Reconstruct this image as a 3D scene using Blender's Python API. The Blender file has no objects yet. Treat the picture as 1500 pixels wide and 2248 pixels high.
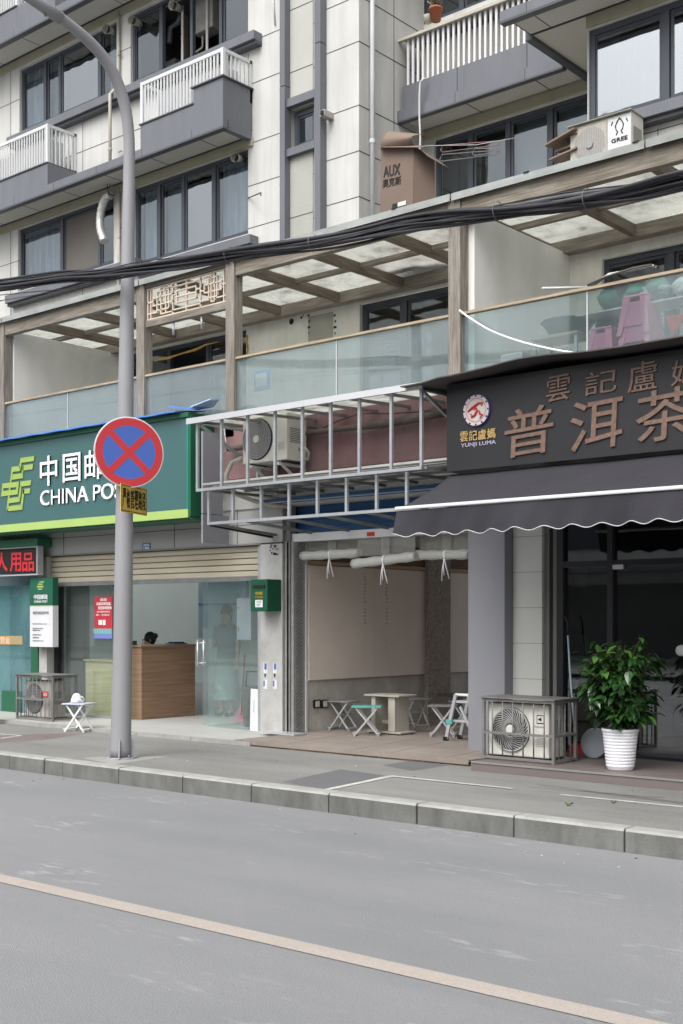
import bpy, math, random
from mathutils import Vector, Matrix
random.seed(7)
SC = bpy.context.scene
COL = SC.collection
R = math.radians

# ---------------------------------------------------------------- camera
F = 2692.0; HZ = 1362.0; CX = 750.0; EYE = 1.6          # focal length, horizon row and centre column, in photo pixels
TH = math.atan2(2300, 2692); SN, CS = math.sin(TH), math.cos(TH)
cam = bpy.data.cameras.new('camera'); camo = bpy.data.objects.new('camera', cam); COL.objects.link(camo)
cam.sensor_fit = 'VERTICAL'; cam.sensor_height = 36.0; cam.lens = F / 2248 * 36
cam.shift_y = 238.0 / 2248; cam.clip_end = 500; cam.clip_start = 0.05
camo.location = (0, 0, EYE); camo.rotation_euler = (R(90), 0, TH)
SC.camera = camo

# ---------------------------------------------------------------- sky, sun, exposure
w = bpy.data.worlds.new('World'); SC.world = w; w.use_nodes = True
nt = w.node_tree; bg = nt.nodes['Background']
sky = nt.nodes.new('ShaderNodeTexSky'); sky.sky_type = 'NISHITA'; sky.sun_disc = False
sky.sun_elevation = R(52); sky.sun_rotation = R(172); sky.air_density = 1.0; sky.dust_density = 6.0; sky.ozone_density = 1.0
hs = nt.nodes.new('ShaderNodeHueSaturation'); hs.inputs['Saturation'].default_value = 0.18
nt.links.new(sky.outputs[0], hs.inputs['Color']); nt.links.new(hs.outputs[0], bg.inputs['Color'])
bg.inputs['Strength'].default_value = 0.15
sun = bpy.data.lights.new('sun', 'SUN'); sun.energy = 0.55; sun.angle = R(50); sun.color = (1.0, 0.985, 0.96)
suno = bpy.data.objects.new('sun', sun); COL.objects.link(suno)
_az = R(172)                                             # the sun stands high behind the viewer, veiled by cloud
_d = Vector((math.sin(_az) * math.cos(R(52)), math.cos(_az) * math.cos(R(52)), math.sin(R(52))))
suno.rotation_euler = _d.to_track_quat('Z', 'Y').to_euler(); suno.location = (-5, -5, 20)
SC.view_settings.view_transform = 'Standard'; SC.view_settings.look = 'None'
SC.view_settings.exposure = 0.80; SC.view_settings.gamma = 1.0
SC.cycles.max_bounces = 12; SC.cycles.diffuse_bounces = 8; SC.cycles.transparent_max_bounces = 12
SC.cycles.use_denoising = True

# ---------------------------------------------------------------- measuring helpers: photo pixel -> point on a real plane
def at(px, py, Y):
    t = (px - CX) / F; d = Y / (CS + t * SN); return Vector((d * (t * CS - SN), Y, EYE + (HZ - py) * d / F))
def gp(px, py, Z):
    t = (px - CX) / F; d = (EYE - Z) * F / (py - HZ); return Vector((d * (t * CS - SN), d * (CS + t * SN), Z))
def wx(px, py, X):
    t = (px - CX) / F; d = X / (t * CS - SN); return Vector((X, d * (CS + t * SN), EYE + (HZ - py) * d / F))
def xa(px, Y): return at(px, 0, Y).x
def za(px, py, Y): return at(px, py, Y).z

# ---------------------------------------------------------------- materials
MATS = {}
def mat(name, col, rough=0.65, var=0.12, scale=2.0, bump=0.0, bscale=60, metal=0.0, spec=0.4, stretch=(1, 1, 1), dark=None, dark_amt=0.0,
        dscale=1.2, dstretch=(1, 1, 1), speck=0.0, sscale=40, grain=None, coat=0.0, scuff=None):
    if name in MATS: return MATS[name]
    m = bpy.data.materials.new(name); m.use_nodes = True; n = m.node_tree.nodes; l = m.node_tree.links
    b = n['Principled BSDF']; b.inputs['Roughness'].default_value = rough; b.inputs['Metallic'].default_value = metal
    b.inputs['Specular IOR Level'].default_value = spec
    if coat: b.inputs['Coat Weight'].default_value = coat
    g = n.new('ShaderNodeNewGeometry')
    def noise(sc, st, det=5):
        mp = n.new('ShaderNodeMapping'); mp.inputs['Scale'].default_value = st; l.new(g.outputs['Position'], mp.inputs['Vector'])
        t = n.new('ShaderNodeTexNoise'); t.inputs['Scale'].default_value = sc; t.inputs['Detail'].default_value = det
        t.inputs['Roughness'].default_value = 0.62; l.new(mp.outputs[0], t.inputs['Vector']); return t.outputs['Fac']
    def ramp(fac, a, bb, ca=(0, 0, 0, 1), cb=(1, 1, 1, 1)):
        r = n.new('ShaderNodeValToRGB'); r.color_ramp.elements[0].position = a; r.color_ramp.elements[1].position = bb
        r.color_ramp.elements[0].color = ca; r.color_ramp.elements[1].color = cb; l.new(fac, r.inputs[0]); return r.outputs[0]
    def mix(fac, a, bcol, typ='MIX'):
        x = n.new('ShaderNodeMix'); x.data_type = 'RGBA'; x.blend_type = typ
        if isinstance(fac, (int, float)): x.inputs[0].default_value = fac
        else: l.new(fac, x.inputs[0])
        for s, v in ((6, a), (7, bcol)):
            if isinstance(v, (tuple, list)): x.inputs[s].default_value = tuple(v)[:3] + (1,)
            else: l.new(v, x.inputs[s])
        return x.outputs[2]
    lo = tuple(c * (1 - var) for c in col); hi = tuple(min(1, c * (1 + var)) for c in col)
    c = mix(ramp(noise(scale, stretch), 0.3, 0.7), lo, hi)
    if dark is not None:
        c = mix(ramp(noise(dscale, dstretch, 7), 0.5 - 0.12, 0.5 + 0.2, (0, 0, 0, 1), (dark_amt,) * 3 + (1,)), c, dark)
    if grain is not None:
        c = mix(ramp(noise(grain[0], grain[1], 6), 0.42, 0.66, (0, 0, 0, 1), (grain[3],) * 3 + (1,)), c, grain[2])
    if scuff is not None:
        sf_ = n.new('ShaderNodeMath'); sf_.operation = 'MULTIPLY'; l.new(ramp(noise(1.1, (.6, 1.6, 1), 3), .56, .68), sf_.inputs[0]); l.new(ramp(noise(9, (.5, 1.6, 1), 8), .52, .62, (0, 0, 0, 1), (.75,) * 3 + (1,)), sf_.inputs[1])
        c = mix(sf_.outputs[0], c, scuff)
    if speck:
        c = mix(ramp(noise(sscale, (1, 1, 1), 2), 0.66, 0.72, (0, 0, 0, 1), (speck,) * 3 + (1,)), c, tuple(x * 0.35 for x in col))
    l.new(c, b.inputs['Base Color'])
    rr = n.new('ShaderNodeMapRange'); rr.inputs[3].default_value = max(0.02, rough - 0.1); rr.inputs[4].default_value = min(1, rough + 0.1)
    l.new(noise(scale * 2.3, (1, 1, 1)), rr.inputs[0]); l.new(rr.outputs[0], b.inputs['Roughness'])
    if bump:
        bp = n.new('ShaderNodeBump'); bp.inputs['Strength'].default_value = bump; bp.inputs['Distance'].default_value = 0.01
        l.new(noise(bscale, stretch, 3), bp.inputs['Height']); l.new(bp.outputs[0], b.inputs['Normal'])
    MATS[name] = m; return m

def glass(name, tint=(0.8, 0.85, 0.86), refl=0.25, milk=0.0, milkcol=(0.6, 0.68, 0.68), wavy=0.0, streak=0.0, rough=0.02, trans=False):
    """a thin pane: clear (tinted) transmission, a milky film, and a mirror share that grows towards grazing"""
    if name in MATS: return MATS[name]
    m = bpy.data.materials.new(name); m.use_nodes = True; n = m.node_tree.nodes; l = m.node_tree.links
    out = n['Material Output']; n.remove(n['Principled BSDF'])
    tr = n.new('ShaderNodeBsdfTransparent'); tr.inputs[0].default_value = tint + (1,)
    df = n.new('ShaderNodeBsdfTranslucent' if trans else 'ShaderNodeBsdfDiffuse'); df.inputs[0].default_value = milkcol + (1,)
    gl = n.new('ShaderNodeBsdfGlossy'); gl.inputs['Roughness'].default_value = rough; gl.inputs[0].default_value = (0.9, 0.93, 0.95, 1)
    base = tr.outputs[0]
    g = n.new('ShaderNodeNewGeometry')
    if milk > 0:
        mp = n.new('ShaderNodeMapping'); mp.inputs['Scale'].default_value = (2.2, 2.2, 0.9); l.new(g.outputs['Position'], mp.inputs[0])
        t = n.new('ShaderNodeTexNoise'); t.inputs['Scale'].default_value = 1.6; t.inputs['Detail'].default_value = 8; l.new(mp.outputs[0], t.inputs[0])
        r = n.new('ShaderNodeMapRange'); r.inputs[1].default_value = 0.3; r.inputs[2].default_value = 0.75
        r.inputs[3].default_value = milk * (1 - streak); r.inputs[4].default_value = min(1, milk * (1 + streak)); l.new(t.outputs[0], r.inputs[0])
        x = n.new('ShaderNodeMixShader'); l.new(r.outputs[0], x.inputs[0]); l.new(tr.outputs[0], x.inputs[1]); l.new(df.outputs[0], x.inputs[2]); base = x.outputs[0]
        if trans:
            d2 = n.new('ShaderNodeBsdfDiffuse'); d2.inputs[0].default_value = tuple(c * .8 for c in milkcol) + (1,)
            x3 = n.new('ShaderNodeMixShader'); x3.inputs[0].default_value = 0.15; l.new(df.outputs[0], x3.inputs[1]); l.new(d2.outputs[0], x3.inputs[2]); l.new(x3.outputs[0], x.inputs[2])
    lw = n.new('ShaderNodeLayerWeight'); lw.inputs[0].default_value = 0.35
    mr = n.new('ShaderNodeMapRange'); mr.inputs[3].default_value = refl * 0.6; mr.inputs[4].default_value = min(0.95, refl * 1.6)
    l.new(lw.outputs['Facing'], mr.inputs[0])
    if wavy:
        t2 = n.new('ShaderNodeTexNoise'); t2.inputs['Scale'].default_value = 1.7; t2.inputs['Detail'].default_value = 2; l.new(g.outputs['Position'], t2.inputs[0])
        bp = n.new('ShaderNodeBump'); bp.inputs['Strength'].default_value = wavy; bp.inputs['Distance'].default_value = 0.06
        l.new(t2.outputs[0], bp.inputs['Height']); l.new(bp.outputs[0], gl.inputs['Normal'])
    x2 = n.new('ShaderNodeMixShader'); l.new(mr.outputs[0], x2.inputs[0]); l.new(base, x2.inputs[1]); l.new(gl.outputs[0], x2.inputs[2])
    l.new(x2.outputs[0], out.inputs[0]); MATS[name] = m; return m

WHITE_TILE = mat('white stone panel', (0.55, 0.55, 0.535), 0.75, 0.06, 1.5, bump=0.12, bscale=90, dark=(0.37, 0.365, 0.33), dark_amt=0.55, dscale=1.3, dstretch=(3.2, 3.2, 0.28), speck=0.12, sscale=30)
SIDE_TILE = WHITE_TILE
JOINT = mat('panel joint', (0.045, 0.045, 0.047), 0.9, 0.1)
CEM = mat('pebble render', (0.40, 0.40, 0.37), 0.9, 0.12, 60, bump=0.4, bscale=140, dark=(0.3, 0.3, 0.27), dark_amt=0.4)
CLAD = mat('grey aluminium cladding', (0.135, 0.142, 0.163), 0.42, 0.06, 0.9, spec=0.5, dark=(0.10, 0.104, 0.112), dark_amt=0.6, dscale=1.5, dstretch=(3, 3, 0.35))
CLADD = mat('dark grey edge trim', (0.075, 0.078, 0.088), 0.45, 0.08, 1.5)
SOFF = mat('soffit board', (0.50, 0.49, 0.45), 0.8, 0.04, 0.7, dark=(0.42, 0.40, 0.33), dark_amt=0.3)
STAINED = mat('stained lintel plaster', (0.42, 0.40, 0.30), 0.9, 0.2, 3, dark=(0.22, 0.2, 0.14), dark_amt=0.7, dscale=3)
FRAME = mat('dark window frame', (0.055, 0.062, 0.078), 0.4, 0.06, 2)
FRAMEB = mat('black shop frame', (0.014, 0.014, 0.018), 0.4, 0.06, 2)
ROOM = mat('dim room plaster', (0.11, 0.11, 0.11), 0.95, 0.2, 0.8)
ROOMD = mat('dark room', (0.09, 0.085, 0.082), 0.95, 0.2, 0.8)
CURT = mat('grey curtain cloth', (0.55, 0.55, 0.56), 0.9, 0.35, 2, stretch=(8, 8, .5))
SCREEN = mat('brown fly screen', (0.13, 0.12, 0.11), 0.9, 0.1, 1.5, dark=(0.09, 0.08, 0.075), dark_amt=0.5)
BEIGE = mat('beige blind', (0.40, 0.385, 0.36), 0.9, 0.06, 1)
PLASTER = mat('white plaster', (0.76, 0.75, 0.72), 0.9, 0.04, 0.9, dark=(0.47, 0.46, 0.41), dark_amt=0.5, dscale=0.9, dstretch=(1.2, 1.2, .5))
PLASTERD = mat('stained plaster', (0.72, 0.71, 0.65), 0.9, 0.06, 1.2, dark=(0.40, 0.37, 0.29), dark_amt=0.5, dscale=1.6, dstretch=(2, 2, .6), speck=.3, sscale=18)
WOODZ = mat('weathered wood upright', (0.225, 0.203, 0.175), 0.9, 0.28, 3, stretch=(9, 9, 0.7), bump=0.5, bscale=6, grain=(5, (12, 12, 0.6), (0.10, 0.08, 0.06), 0.7), dark=(0.40, 0.37, 0.33), dark_amt=0.5)
WOODX = mat('weathered wood lengthwise', (0.205, 0.18, 0.148), 0.9, 0.28, 3, stretch=(0.7, 9, 9), bump=0.5, bscale=6, grain=(5, (0.6, 12, 12), (0.10, 0.08, 0.055), 0.7), dark=(0.36, 0.33, 0.28), dark_amt=0.5)
WOODY = mat('weathered wood crosswise', (0.20, 0.165, 0.13), 0.9, 0.22, 3, stretch=(9, 0.7, 9), bump=0.5, bscale=6, grain=(5, (12, 0.6, 12), (0.08, 0.06, 0.045), 0.7))
RAILW = mat('pale timber capping', (0.42, 0.34, 0.24), 0.8, 0.2, 3, stretch=(.6, 8, 8), grain=(5, (.6, 12, 12), (0.16, 0.11, 0.07), .6))
LATW = mat('pale lattice wood', (0.55, 0.47, 0.39), 0.8, 0.1, 4)
FLASH = mat('grey roof flashing', (0.33, 0.35, 0.34), 0.7, 0.15, 2, stretch=(.8, 5, 5), dark=(0.15, 0.15, 0.13), dark_amt=0.55, dscale=2.5)
WHITE = mat('white painted metal', (0.60, 0.61, 0.62), 0.5, 0.04, 3, dark=(0.55, 0.55, 0.53), dark_amt=0.3)
PVC = mat('white pipe', (0.52, 0.53, 0.55), 0.45, 0.05, 3)
PVCO = mat('old cream pipe', (0.42, 0.40, 0.34), 0.7, 0.12, 3)
LAMP = mat('grey lamp post paint', (0.27, 0.27, 0.285), 0.55, 0.05, 1.5, dark=(0.21, 0.21, 0.215), dark_amt=0.4, dstretch=(1, 1, .4))
CABLE = mat('black cable sheath', (0.030, 0.030, 0.036), 0.5, 0.2, 8)
CABLEG = mat('dusty cable sheath', (0.10, 0.10, 0.105), 0.6, 0.25, 8)
GALV = mat('galvanised steel', (0.36, 0.38, 0.40), 0.5, 0.12, 6, metal=0.35)
GALVD = mat('dull steel', (0.17, 0.175, 0.175), 0.6, 0.2, 6, metal=0.2)
PURP = mat('faded plum render', (0.235, 0.125, 0.13), 0.9, 0.15, 2.5, bump=.3, bscale=50, dark=(0.24, 0.19, 0.18), dark_amt=0.7, dscale=1.5, dstretch=(1.5, 1.5, .8), speck=.3, sscale=14)
POSTG = mat('post office green', (0.045, 0.120, 0.122), 0.4, 0.03, 1, spec=0.5)
POSTD = mat('deep green edge', (0.016, 0.105, 0.055), 0.45, 0.06, 1)
LIME = mat('lime green', (0.36, 0.50, 0.15), 0.5, 0.04, 2)
LIMEL = mat('lime logo', (0.30, 0.42, 0.10), 0.5, 0.04, 2)
LETW = mat('white lettering', (0.85, 0.85, 0.86), 0.5, 0.02, 2)
BLUER = mat('blue sheet metal', (0.08, 0.22, 0.60), 0.5, 0.15, 2)
BLUES = mat('blue shutter', (0.015, 0.075, 0.19), 0.45, 0.12, 3, stretch=(.5, 4, 4))
TEABOARD = mat('charcoal sign board', (0.022, 0.022, 0.025), 0.42, 0.06, 1, spec=.4)
TEALET = mat('copper lettering', (0.185, 0.118, 0.09), 0.5, 0.25, 30, metal=0.2)
AWN = mat('dark awning cloth', (0.031, 0.030, 0.037), 0.85, 0.10, 2.5, bump=.2, bscale=25)
RED = mat('sign red', (0.46, 0.03, 0.036), 0.45, 0.04, 2)
SBLUE = mat('sign blue', (0.055, 0.115, 0.40), 0.45, 0.04, 2)
YEL = mat('plate yellow', (0.72, 0.50, 0.09), 0.55, 0.08, 6, dark=(.3, .2, .05), dark_amt=.4, dscale=8)
BLK = mat('black', (0.012, 0.012, 0.012), 0.5, 0.05)
ACW = mat('air conditioner casing', (0.62, 0.61, 0.56), 0.5, 0.05, 3, dark=(0.42, 0.40, 0.33), dark_amt=0.45, dscale=3)
ACD = mat('dirty casing', (0.36, 0.35, 0.32), 0.6, 0.12, 4, dark=(0.2, 0.18, 0.15), dark_amt=0.5, dscale=3)
FANG = mat('fan grille grey', (0.26, 0.26, 0.265), 0.5, 0.1, 5)
FAND = mat('fan dark', (0.035, 0.035, 0.038), 0.6, 0.1, 5)
CAGE = mat('cage steel', (0.20, 0.20, 0.195), 0.55, 0.15, 7, metal=.2, dark=(.1, .08, .07), dark_amt=.35, dscale=6)
STONE = mat('grey stone cladding', (0.21, 0.21, 0.20), 0.6, 0.06, 2)
GPAN = mat('grey metal panel', (0.25, 0.255, 0.28), 0.5, 0.03, 1, dark=(.2, .2, .215), dark_amt=.3, dstretch=(2, 2, .4))
TILEC = mat('cream wall tile', (0.58, 0.59, 0.56), 0.45, 0.03, 1.5, dark=(.45, .45, .42), dark_amt=.35)
OLDW = mat('old white paint', (0.46, 0.46, 0.45), 0.8, 0.08, 2, dark=(0.27, 0.25, 0.22), dark_amt=0.6, dscale=2.5, speck=.4, sscale=25)
FASC = mat('pale fascia board', (0.38, 0.38, 0.37), 0.75, 0.04, 1, dark=(.34, .34, .33), dark_amt=.4)
SHUT = mat('beige shutter slat', (0.44, 0.40, 0.31), 0.6, 0.08, 2, stretch=(.5, 4, 4), dark=(.28, .24, .18), dark_amt=.4, dstretch=(1, 3, 3))
TEALW = mat('pale green interior wall', (0.72, 0.80, 0.77), 0.8, 0.04, 1)
WOODD = mat('oak counter veneer', (0.29, 0.185, 0.12), 0.5, 0.15, 2, stretch=(.5, .5, 9), grain=(3, (.5, .5, 12), (0.13, 0.06, 0.03), .5))
MAPLE = mat('pale maple panel', (0.58, 0.49, 0.27), 0.5, 0.08, 2, stretch=(.5, .5, 9), grain=(3, (.5, .5, 10), (0.32, 0.25, 0.10), .4))
BOARD = mat('brown wall board', (0.66, 0.58, 0.51), 0.8, 0.05, 0.8, dark=(.50, .42, .35), dark_amt=.4)
CONC = mat('rough concrete', (0.46, 0.44, 0.40), 0.95, 0.15, 3, bump=.6, bscale=30, dark=(.24, .21, .18), dark_amt=.6, dscale=2, speck=.4, sscale=20)
CONCD = mat('dark aggregate concrete', (0.27, 0.235, 0.205), 0.95, 0.35, 25, bump=.7, bscale=45)
PLY = mat('plywood floor', (0.265, 0.228, 0.20), 0.85, 0.12, 2, stretch=(.6, 4, 1), dark=(.16, .135, .115), dark_amt=.5, dscale=1.5)
RUST = mat('rusty edge', (0.14, 0.085, 0.062), 0.9, 0.35, 12, bump=.5, bscale=30)
STEP = mat('brown stone step', (0.15, 0.125, 0.118), 0.55, 0.06, 2, speck=.3, sscale=60)
POSTF = mat('pale entrance tile', (0.42, 0.42, 0.40), 0.6, 0.06, 2, dark=(.3, .3, .28), dark_amt=.4)
CARD = mat('cardboard', (0.165, 0.120, 0.098), 0.85, 0.07, 2)
CARDD = mat('cardboard inside', (0.20, 0.15, 0.12), 0.9, 0.07, 2)
FOIL = mat('crinkled foil duct', (0.55, 0.55, 0.53), 0.4, 0.15, 9, metal=.5, bump=.8, bscale=20)
POTW = mat('white glazed pot', (0.74, 0.74, 0.78), 0.3, 0.02, 2)
SOIL = mat('potting soil', (0.03, 0.022, 0.016), 1, 0.3, 20)
LEAF = mat('glossy leaf', (0.020, 0.062, 0.015), 0.32, 0.55, 7, spec=.6)
LEAF2 = mat('young leaf', (0.06, 0.15, 0.025), 0.35, 0.3, 7, spec=.5)
STEM = mat('woody stem', (0.10, 0.07, 0.045), 0.9, 0.2, 10)
SIL = mat('bright aluminium', (0.60, 0.61, 0.63), 0.35, 0.06, 5, metal=.5)
PINK = mat('pink plastic', (0.60, 0.20, 0.31), 0.45, 0.04, 2)
SKYB = mat('light blue plastic', (0.16, 0.38, 0.70), 0.45, 0.04, 2)
TEALP = mat('teal plastic', (0.10, 0.40, 0.36), 0.45, 0.04, 2)
MAILG = mat('letter box green', (0.010, 0.085, 0.045), 0.4, 0.04, 2)
SKIN = mat('skin', (0.48, 0.30, 0.22), 0.55, 0.05, 6)
HAIR = mat('black hair', (0.012, 0.010, 0.010), 0.5, 0.2, 20)
DRESS = mat('slate blue top', (0.10, 0.15, 0.17), 0.85, 0.06, 4)
SKIRT = mat('grey green skirt', (0.26, 0.34, 0.32), 0.85, 0.06, 4)
SHOE = mat('dark shoe', (0.05, 0.045, 0.04), 0.6, 0.1, 4)
VIN = glass('clear vinyl', (0.88, 0.88, 0.86), 0.10, 0.22, (0.62, 0.62, 0.58), rough=.2)
VINR = mat('rolled vinyl', (0.52, 0.53, 0.50), 0.35, 0.1, 9, spec=.6, stretch=(1, 6, 6))
ORANGE = mat('orange film', (0.50, 0.26, 0.06), .6, .1)
NETG = mat('green netting', (0.07, 0.17, 0.13), .9, .35, 6, bump=.6, bscale=20)
G_WIN = glass('window pane', (0.66, 0.72, 0.76), 0.15, wavy=0.06)
G_SKY = glass('mirror-like window pane', (0.45, 0.5, 0.55), 0.34, wavy=0.12)
G_BAY = glass('bay window pane', (0.45, 0.5, 0.55), 0.55, wavy=0.025)
G_SHOP = glass('shop pane', (0.90, 0.95, 0.945), 0.10, milk=0.07, milkcol=(0.5, 0.56, 0.55))
G_TEAL = glass('teal film glass', (0.4, 0.6, 0.62), 0.12, milk=0.5, milkcol=(0.16, 0.32, 0.34), streak=.3)
G_DARK = glass('tinted shop pane', (0.5, 0.5, 0.5), 0.22, wavy=0.0)
G_RAIL = glass('dusty balustrade glass', (0.78, 0.86, 0.87), 0.10, milk=0.30, milkcol=(0.34, 0.39, 0.39), streak=0.2)
G_RAILC = glass('cleaner balustrade glass', (0.80, 0.87, 0.88), 0.08, milk=0.13, milkcol=(0.34, 0.40, 0.40), streak=0.3)
G_ROOF = glass('dirty roof glass', (0.73, 0.74, 0.72), 0.05, milk=0.48, milkcol=(0.68, 0.68, 0.64), streak=0.75, trans=True)

# ---------------------------------------------------------------- mesh helpers
OFF = {}
class MB:
    def __init__(s): s.v = []; s.f = []; s.m = []; s.mats = []; s.sm = []
    def mi(s, m):
        if m not in s.mats: s.mats.append(m)
        return s.mats.index(m)
    def add(s, vs, fs, m, smooth=False):
        o = len(s.v); s.v += [tuple(v) for v in vs]; k = s.mi(m)
        for f in fs: s.f.append(tuple(i + o for i in f)); s.m.append(k); s.sm.append(smooth)
        return s
    def box(s, x0, x1, y0, y1, z0, z1, m):
        x0, x1 = sorted((x0, x1)); y0, y1 = sorted((y0, y1)); z0, z1 = sorted((z0, z1))
        vs = [(x, y, z) for z in (z0, z1) for y in (y0, y1) for x in (x0, x1)]
        return s.add(vs, [(0, 2, 3, 1), (4, 5, 7, 6), (0, 1, 5, 4), (2, 6, 7, 3), (0, 4, 6, 2), (1, 3, 7, 5)], m)
    def quad(s, a, b, c, d, m, smooth=False): return s.add([a, b, c, d], [(0, 1, 2, 3)], m, smooth)
    def slab(s, pts, t, m):
        """polygon pts given thickness t (vector)"""
        t = Vector(t); n = len(pts); vs = [Vector(p) for p in pts] + [Vector(p) + t for p in pts]
        fs = [tuple(range(n)), tuple(range(2 * n - 1, n - 1, -1))] + [(i, (i + 1) % n, (i + 1) % n + n, i + n) for i in range(n)]
        return s.add(vs, fs, m)
    def bar(s, p, q, wd, ht, m, up=(0, 0, 1)):
        p, q = Vector(p), Vector(q); d = (q - p).normalized(); up = Vector(up)
        if abs(d.dot(up)) > .98: up = Vector((0, 1, 0))
        a = d.cross(up).normalized() * wd / 2; b = a.cross(d).normalized() * ht / 2
        vs = [p - a - b, p + a - b, p + a + b, p - a + b, q - a - b, q + a - b, q + a + b, q - a + b]
        return s.add(vs, [(3, 2, 1, 0), (4, 5, 6, 7), (0, 1, 5, 4), (1, 2, 6, 5), (2, 3, 7, 6), (3, 0, 4, 7)], m)
    def grid(s, fn, nu, nv, m):
        vs = [fn(i / nu, j / nv) for i in range(nu + 1) for j in range(nv + 1)]
        return s.add(vs, [(i * (nv + 1) + j, (i + 1) * (nv + 1) + j, (i + 1) * (nv + 1) + j + 1, i * (nv + 1) + j + 1) for i in range(nu) for j in range(nv)], m, True)
    def tube(s, pts, rs, m, n=8, cap=True):
        pts = [Vector(p) for p in pts]
        if not isinstance(rs, (list, tuple)): rs = [rs] * len(pts)
        vs = []; up = Vector((0, 0, 1)); prev = None
        for i, p in enumerate(pts):
            d = (pts[min(i + 1, len(pts) - 1)] - pts[max(i - 1, 0)]).normalized()
            if prev is None:
                a = d.cross(Vector((0, 0, 1)) if abs(d.z) < .9 else Vector((1, 0, 0))).normalized()
            else: a = (prev - d * prev.dot(d)).normalized()
            prev = a; b = d.cross(a)
            for k in range(n):
                an = 2 * math.pi * k / n; vs.append(p + (a * math.cos(an) + b * math.sin(an)) * rs[i])
        fs = [(i * n + k, i * n + (k + 1) % n, (i + 1) * n + (k + 1) % n, (i + 1) * n + k) for i in range(len(pts) - 1) for k in range(n)]
        s.add(vs, fs, m, True)
        if cap:
            o = len(s.v) - len(vs)
            s.f.append(tuple(o + k for k in range(n - 1, -1, -1))); s.f.append(tuple(o + (len(pts) - 1) * n + k for k in range(n)))
            s.m += [s.mi(m)] * 2; s.sm += [False] * 2
        return s
    def lathe(s, c, prof, m, n=28, axis='z', smooth=True):
        c = Vector(c); vs = []
        for r, h in prof:
            for k in range(n):
                a = 2 * math.pi * k / n; u, v = r * math.cos(a), r * math.sin(a)
                vs.append(c + (Vector((u, v, h)) if axis == 'z' else Vector((u, h, v)) if axis == 'y' else Vector((h, u, v))))
        fs = [(i * n + k, i * n + (k + 1) % n, (i + 1) * n + (k + 1) % n, (i + 1) * n + k) for i in range(len(prof) - 1) for k in range(n)]
        return s.add(vs, fs, m, smooth)
    def disc(s, c, r, m, axis='y', n=32, r0=0.0):
        return s.lathe(c, [(r0, 0), (r, 0)], m, n, axis, False)
    def build(s, name, parent=None, bevel=0.0, xf=None):
        if not s.v: return None
        me = bpy.data.meshes.new(name); off = OFF.get(parent.name, Vector((0, 0, 0))) if parent else Vector((0, 0, 0))
        vs = s.v if xf is None else [tuple(xf @ Vector(v)) for v in s.v]
        me.from_pydata([(v[0] - off.x, v[1] - off.y, v[2] - off.z) for v in vs], [], s.f)
        for mm in s.mats: me.materials.append(mm)
        me.polygons.foreach_set('material_index', s.m); me.polygons.foreach_set('use_smooth', s.sm); me.update()
        o = bpy.data.objects.new(name, me); COL.objects.link(o)
        if parent: o.parent = parent
        OFF[o.name] = off
        if bevel:
            b = o.modifiers.new('bevel', 'BEVEL'); b.width = bevel; b.segments = 2; b.limit_method = 'ANGLE'
        return o

def thing(name, label, cat, loc=(0, 0, 0), group=None):
    o = bpy.data.objects.new(name, None); COL.objects.link(o); o.location = loc; o.empty_display_size = .2
    o['label'] = label; o['category'] = cat
    if group: o['group'] = group
    OFF[o.name] = Vector(loc); return o
def tag(o, label, cat, group=None):
    o['label'] = label; o['category'] = cat
    if group: o['group'] = group
    return o
def struct(o, label):
    o['kind'] = 'structure'; o['label'] = label; return o
def copy_thing(root, loc, rz, label, rx=0):
    r = root.copy(); COL.objects.link(r); r.location = loc; r.rotation_euler = (rx, 0, rz); r['label'] = label
    for ch in [o for o in root.children]:
        c = ch.copy(); COL.objects.link(c); c.parent = r
        for g in ch.children:
            d = g.copy(); COL.objects.link(d); d.parent = c
    return r

def text_mb(mb, body, x0, x1, z0, z1, Y, m, bold=0.0, ext=0.006, xf=None, skew=0.0, dz=0.0):
    """letters filling the rectangle x0..x1, z0..z1 on the plane y = Y, facing -y (xf moves them elsewhere)"""
    cu = bpy.data.curves.new('t', 'FONT'); cu.body = body; cu.extrude = 0.01; cu.resolution_u = 3
    cu.align_x = 'CENTER'; cu.space_line = 1.1
    o = bpy.data.objects.new('t', cu); COL.objects.link(o)
    bpy.context.view_layer.update()
    me = bpy.data.meshes.new_from_object(o.evaluated_get(bpy.context.evaluated_depsgraph_get()))
    xs = [v.co.x for v in me.vertices]; ys = [v.co.y for v in me.vertices]
    if xs:
      a, b, c, d = min(xs), max(xs), min(ys), max(ys)
      bw = bold * (z1 - z0) / (d - c + 1e-9) * .8
      offs = [(0, 0)] if not bold else [(-bw, -bw), (bw, -bw), (bw, bw), (-bw, bw), (0, 0), (bw, 0), (-bw, 0)]
      for oi, (ox, oz) in enumerate(offs):
        vs = []
        for v in me.vertices:
            u = (v.co.x - a) / (b - a + 1e-9); t = (v.co.y - c) / (d - c + 1e-9)
            X = x0 + (x1 - x0) * u + skew * (z1 - z0) * t; Z = z0 + (z1 - z0) * t + dz * u
            p = Vector((X + ox, Y - ext * (0.5 + v.co.z / 0.02) - .0002 * oi, Z + oz)); vs.append(xf @ p if xf is not None else p)
        mb.add(vs, [tuple(p.vertices) for p in me.polygons], m)
    bpy.data.objects.remove(o); bpy.data.meshes.remove(me); return mb
def text_px(mb, body, px0, px1, py0, py1, Y, m, **k):
    pm = (px0 + px1) / 2
    return text_mb(mb, body, xa(px0, Y), xa(px1, Y), za(pm, py1, Y), za(pm, py0, Y), Y, m, **k)

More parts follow.
